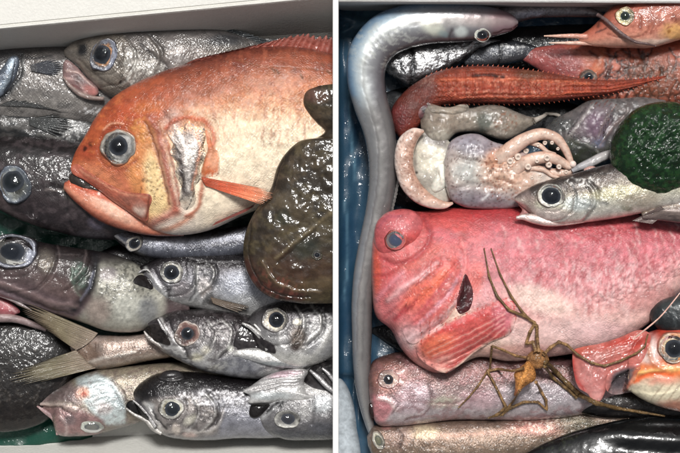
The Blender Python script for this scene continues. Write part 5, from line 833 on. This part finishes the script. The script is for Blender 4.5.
# green lump
def bumps(X, Y): return 2.0*(fbm(X/8, Y/8, 71, 1)-.5)+3.2*(fbm(X/4.2+Y/9, Y/3.6, 15, 1)-.5)
o = pillow(None, 'sea_cucumber', [(609.5, 152), (612, 138), (618, 127), (625, 118), (634, 110), (648, 104), (664, 101.5), (682, 103), (698, 110), (710, 128), (714, 150), (708, 170), (695, 182), (680, 190), (668, 196), (656, 198), (644, 196), (632, 191), (621, 183), (613, 171)], (19, 47, 24), h=27, z=100, p=2.0, m='cucumber', lump=1, lsz=10, h2=10, ridged=bumps, ops=[N(8, 8, (14, 38, 20), .5, .45, .6, seed=3), N(3, 3, (44, 84, 42), .5, .5, .65, seed=4)])
tag(o, 'round dark green bumpy wet sea creature at the right edge above the silver fish', 'sea cucumber')

# spotted squid
t = thing('squid', 'pink speckled squid with curled suckered arms and its white inside showing', 'squid', 480, 170, 50)
path(t, 'mantle', [(424, 131, 1.5), (416, 133, 6), (408, 141, 9), (404, 155, 9.5), (405, 170, 9.5), (410, 184, 9.5), (421, 196, 8.5), (434, 203, 6), (446, 205, 3.5), (453, 203, 1.2)], [(0, (190, 150, 130)), (.35, (206, 172, 154)), (.75, (222, 196, 182)), (1, (236, 222, 212))], m='squid', z=78, flat=.9, lump=1.6, lsz=8, ops=[D(620, 410, 170, 20, 40, (130, 74, 54), .6, .7, 141)])
pillow(t, 'mantle_lining', [(418, 136), (432, 131), (446, 138), (454, 150), (456, 175), (454, 196), (444, 204), (430, 202), (418, 192), (412, 176), (411, 158)], (196, 190, 178), h=7, z=66, m='squid', ops=[P([(416, 146), (440, 144), (446, 158), (432, 172), (418, 168)], (224, 218, 200), .9, 4), P([(424, 130), (448, 136), (446, 148), (424, 142)], (128, 120, 116), .85, 3), B(426, 184, 9, 9, (160, 152, 142), .6), L([(416, 150), (415, 172), (422, 190)], 1.4, (150, 140, 130), .6), B(416, 172, 1.5, 1.5, (40, 36, 34), .8), B(424, 191, 1.5, 1.5, (50, 44, 40), .8)])
pillow(t, 'funnel', [(438, 165), (444, 164), (448, 172), (447, 184), (442, 190), (434, 192), (431, 188), (435, 176)], (234, 232, 220), h=5, z=72, m='squid', soft=.7, ops=[L([(438, 170), (441, 186)], 1.2, (200, 190, 176), .6, -1)])
pillow(t, 'cartilage', [(416, 146), (428, 144), (441, 148), (444, 156), (436, 166), (422, 168), (415, 160)], (216, 208, 192), h=5, z=68, m='squid', blend=.4, soft=.8)
b = loft(t, 'head', [(444, 160, 445, 186), (450, 142, 451, 200), (462, 135, 464, 207), (478, 134, 480, 209), (492, 141, 496, 209), (508, 146, 512, 208), (524, 152, 530, 204), (540, 160, 545, 198), (556, 170, 560, 190), (566, 178, 568, 184)], [(0, (160, 150, 158)), (.3, (196, 184, 176)), (.6, (208, 192, 180)), (1, (156, 148, 154))], m='squid', z=74, th=17, lump=2.2, lsz=9, ops=[
    B(472, 147, 16, 10, (140, 140, 154), .55, 10), B(490, 150, 12, 7, (150, 136, 142), .6), B(466, 198, 16, 10, (146, 144, 154), .5, -15), B(490, 200, 18, 7, (140, 126, 136), .5), L([(452, 156), (475, 162), (500, 164)], 2.4, (120, 104, 104), .4, -2.2), L([(452, 190), (475, 184), (500, 188)], 2.4, (120, 104, 104), .4, -2.0), B(470, 172, 18, 12, (196, 200, 196), .7), B(505, 170, 24, 18, (216, 176, 150), .75), B(497, 158, 12, 9, (210, 150, 116), .6, -30), D(420, 480, 172, 44, 38, (84, 60, 62), .6, .8, 151), D(260, 508, 175, 30, 26, (150, 76, 44), .65, .8, 152), L([(494, 177), (506, 181), (516, 184)], 1.2, (130, 90, 70), .7, -1), L([(482, 200), (488, 195)], 1.4, (245, 245, 245), .7), B(524, 180, 10, 14, (214, 180, 160), .6)])
ARM = (214, 184, 164)
arms = [[(500, 158, 9, 92), (512, 148, 8.5, 95), (526, 139, 7.5, 96), (542, 134, 6.5, 95), (556, 138, 5.5, 94), (565, 149, 4.5, 93), (570, 160, 3.6, 92), (573, 170, 2.6, 91)], [(512, 172, 8, 92), (524, 163, 7.5, 96), (538, 158, 7, 97), (552, 158, 6, 96), (563, 163, 5, 94), (571, 168, 3.5, 92)], [(505, 182, 6, 88), (518, 180, 5, 88), (534, 176, 5, 88), (552, 173, 5, 88), (568, 172, 4, 89), (576, 168, 3.4, 90)], [(498, 190, 8, 86), (514, 187, 7, 88), (526, 184, 5, 88), (540, 179, 3, 87)]]
arms += [[(500, 150, 4, 90), (514, 144, 4, 92), (528, 142, 3.4, 92), (540, 146, 3, 91), (548, 152, 2.2, 90), (556, 154, 1.4, 89)], [(506, 176, 4.5, 92), (520, 172, 4, 94), (532, 168, 3.6, 95), (544, 170, 3, 94), (553, 176, 2.2, 93), (560, 178, 1.2, 92)]]
for a in arms: path(t, 'arm', [(a[0][0]-16, a[0][1]+(a[0][1]-a[1][1])*.6, a[0][2]*.8, -10)]+[(q[0], q[1], q[2]*.92, q[3]-96) for q in a], [(0, (206, 168, 148)), (.5, (222, 198, 182)), (1, (196, 160, 144))], m='squid', z=86, flat=.8, lump=.5, lsz=5, ops=[D(150, 535, 160, 45, 34, (150, 96, 74), .5, .6, 153)])
for (x, y, r, z) in [(510, 161, 3.6, 102), (518, 157, 3.6, 103), (526, 151, 3.2, 102), (538, 145, 2.2, 100), (545, 143, 2.4, 99), (552, 143, 2, 98), (558, 149, 1.8, 97), (528, 167, 3.4, 103), (547, 158, 3.6, 102), (549, 165, 3.2, 101), (559, 167, 2.8, 99), (537, 161, 2.4, 103), (540, 176, 2.2, 93), (532, 178, 2, 93), (566, 172, 2.4, 94)]:
    sucker(t, x, y, r*1.0, hm(x, y, .5)+.4)
bpy.context.view_layer.update()
ball(t, 'arm_tip', 573, 164, 3.2, (226, 206, 196), m='squid', z=86)

# dark round object and orange headed fish on the right
t = thing('fish', 'dark grey rounded fish end at the right edge below the pink fish', 'fish', 668, 318, 60)
path(t, 'body', [(650, 312, 3), (655, 313, 11), (664, 315, 17), (680, 316, 21), (705, 316, 20), (750, 312, 10)], [(0, (60, 66, 66)), (.5, (50, 54, 56)), (1, (34, 36, 38))], m='grey', z=78, flat=.7, ops=[N(5, 5, (80, 86, 88), .5, .5, .65, seed=3), B(656, 310, 5, 9, (30, 32, 34), .6)])
t = thing('fish', 'orange cheeked fish head with a wide black pupil at the right edge', 'fish', 650, 370, 45)
b = loft(t, 'body', [(630, 346, 626, 388), (640, 336, 640, 398), (655, 330, 658, 406), (680, 322, 682, 412), (710, 320, 712, 415), (760, 330, 760, 400)], [(0, (176, 60, 44)), (.25, (196, 110, 84)), (.5, (222, 140, 96)), (.75, (222, 200, 176)), (1, (200, 190, 172))], z=76, th=24, m='orangehead', ops=[
    B(648, 350, 12, 16, (220, 206, 200), .8), P([(628, 384), (640, 364), (680, 366), (700, 370), (700, 378), (650, 376)], (236, 132, 72), .9, 3), L([(640, 372), (660, 370), (690, 368)], 2.2, (246, 206, 130), .8, 1.2), L([(634, 382), (650, 374), (672, 376)], 2.2, (232, 110, 58), .9, -1), B(662, 382, 14, 5, (222, 150, 130), .8, -5), P([(626, 388), (645, 384), (700, 384), (700, 400), (650, 402)], (216, 206, 180), .85, 4), L([(632, 392), (660, 394), (690, 388)], 1.8, (246, 236, 206), .8, 1), *[L([(650+k*9, 400), (664+k*9, 384)], .9, (150, 130, 110), .6, -.8) for k in range(5)], B(680, 408, 26, 8, (170, 84, 56), .7), L([(655, 330), (650, 338), (644, 350)], 2, (150, 60, 52), .6, -1), L([(648, 345), (652, 362), (664, 370)], 2.4, (196, 120, 80), .7, 1.2)])
eye(t, b, 673, 348.5, 16, 16, 9, [(16, 16, 18), (190, 150, 90), (236, 220, 190), (200, 130, 80), (226, 212, 190), (170, 120, 100)], up=.6, seed=45, po=(1.5, 0), bulge=.5)
pillow(t, 'gill_membrane', [(573, 352), (582, 347), (598, 344), (618, 338), (640, 330), (650, 334), (646, 350), (640, 362), (624, 369), (612, 376), (606, 390), (600, 401), (594, 403), (588, 394), (579, 388), (574, 374)], (206, 122, 112), h=5, z=84, m='membrane', p=2.6, drape=1.8, cen=(604, 364), soft=.7, lump=1.6, lsz=7, ops=[*[L([(640-k*2, 336+k*3), (600-k*2, 352+k*4), (580+k*3, 376+k*3)], .9, (236, 186, 176), .5, .5) for k in range(5)], B(625, 345, 24, 8, (206, 66, 50), .8, -14), B(582, 350, 12, 6, (216, 100, 76), .7), B(592, 376, 14, 22, (214, 146, 142), .7), B(612, 352, 16, 5, (220, 150, 140), .6, -14), L([(573, 360), (576, 378), (584, 390)], 1.8, (206, 70, 66), .7), B(597, 396, 6, 8, (226, 170, 164), .6)])
pillow(t, 'mouth_lining', [(606, 372), (616, 366), (632, 362), (640, 364), (634, 376), (626, 392), (612, 394), (604, 388)], (120, 108, 112), h=4, z=70, m='membrane', drape=2, blend=.5, soft=1, ops=[B(620, 380, 9, 7, (84, 76, 80), .8), L([(606, 374), (604, 384), (608, 392)], 1, (230, 180, 170), .8, .8), L([(636, 364), (630, 380), (624, 394)], 2, (230, 120, 80), .8, .8)])
tube(t, 'fin_ray', [(633, 339, .9, 108), (646, 329, .8, 116), (660, 317, .7, 122), (672, 303, .6, 124), (690, 280, .5, 124)], (232, 186, 170), m='flesh', seg=6, drape=False)

# black glossy fish
t = thing('fish', 'glossy black fish back across the bottom right corner', 'fish', 640, 440, 20)
loft(t, 'body', [(520, 456, 524, 478), (545, 442, 550, 500), (580, 429, 585, 520), (620, 420, 622, 525), (660, 416, 660, 525), (700, 420, 700, 520), (760, 440, 760, 500)], [(0, (20, 21, 22)), (.3, (14, 15, 17)), (1, (30, 30, 30))], z=52, th=22, m='blackfish', lump=1.2, lsz=26, ridged=lambda X, Y: 2.0*np.sin((Y+.0012*(X-690)**2*1.0-432)/4.6)*sst((X-560)/80)*sst((Y-420)/8), ops=[ D(60, 555, 440, 26, 10, (56, 62, 46), 1.2, .6, 161)])
t = thing('fish', 'dark brown filler added as shade between the orange cheeked head and glossy black fish', 'fish', 620, 408, 12)
path(t, 'body', [(560, 402, 4), (580, 403, 10), (605, 404, 14), (635, 404, 14), (660, 408, 12), (700, 412, 8)], [(0, (52, 46, 44)), (.5, (44, 38, 36)), (1, (30, 28, 28))], m='grey', z=46, flat=.7)  # added filler body, its dark colour stands in for the shaded gap

# crab
t = thing('crab', 'brown spindly spider crab sprawled below the belly of the big pink fish', 'crab', 530, 370, 70)
CB = (146, 112, 76); CD = (112, 88, 56)
zc = 96
pillow(t, 'thorax', [(526, 358), (532, 351), (540, 349), (546, 353), (549, 361), (544, 367), (536, 369), (529, 365)], (150, 108, 66), h=5, z=zc-8, m='crab', lump=1.5, lsz=4)
pillow(t, 'carapace', [(528, 361), (533, 366), (536, 374), (535, 380), (529, 384), (523, 388), (518, 394), (514, 396), (515, 388), (515, 380), (514, 374), (519, 368), (524, 364)], (184, 128, 70), h=9, z=zc-4, m='crab', lump=1.2, lsz=4, ops=[D(50, 525, 376, 10, 14, (130, 82, 34), 1., .6, 171, .6), L([(527, 364), (524, 376), (518, 390)], 1.6, (216, 156, 84), .5, 1), B(516, 392, 3, 4, (150, 90, 70), .6)])
legs = [
 [(536, 352, 2.6), (533, 342, 2.4), (526, 344, 2.0), (530, 332, 2.2), (535, 323, 2.2), (524, 316, 1.9), (509, 310, 1.9), (497, 296, 1.7), (489, 276, 1.3), (484, 248, .7)],
 [(539, 352, 2.4), (537, 338, 2.4), (537, 326, 2.2), (524, 314, 1.7), (511, 296, 1.5), (500, 274, 1.2), (491, 248, .6)],
 [(528, 358, 2.2), (516, 356, 1.8), (503, 350, 1.8), (492, 346, 1.7), (491, 356, 1.5), (490, 369, 1.4)],
 [(524, 368, 2.0), (512, 371, 1.7), (498, 369, 1.6), (487, 371, 2.0), (493, 381, 1.7), (500, 395, 1.7), (506, 407, 2.2), (497, 415, 2.2), (488, 418, 1.)],
 [(487, 372, 1.5), (478, 386, 1.4), (468, 398, 1.2), (458, 408, .7)],
 [(520, 390, 1.6), (514, 400, 1.5), (507, 409, 1.8), (500, 416, 1.2)],
 [(536, 382, 2.0), (541, 391, 1.9), (546, 400, 2.0), (547, 410, 1.6), (538, 402, 1.8), (524, 402, 2.0), (510, 408, 2.2), (502, 415, 1.6)],
 [(544, 354, 2.6), (551, 347, 2.4), (559, 342, 2.2), (567, 345, 2.0), (578, 355, 1.8), (592, 363, 1.8), (604, 366, 1.7), (620, 361, 1.6), (637, 353, 1.4), (645, 346, 1.2), (648, 334, .8)],
 [(546, 362, 3.2), (556, 372, 3.2), (568, 384, 3.4), (580, 395, 3.6), (596, 403, 3.4), (616, 408, 2.6), (640, 412, 2.0), (665, 416, 1.2)],
 [(545, 366, 2.4), (552, 377, 2.2), (566, 388, 2.2), (577, 398, 2.)]]
for i, q in enumerate(legs):
    tube(t, 'leg', [(a[0], a[1], a[2]*.78) for a in q], CB if i not in (8, 9) else CD, m='crab', seg=8, off=1.2, col2=CD, jn=.12, ops=[N(3, 3, (70, 52, 30), .6, .5, .62, seed=i+1)])
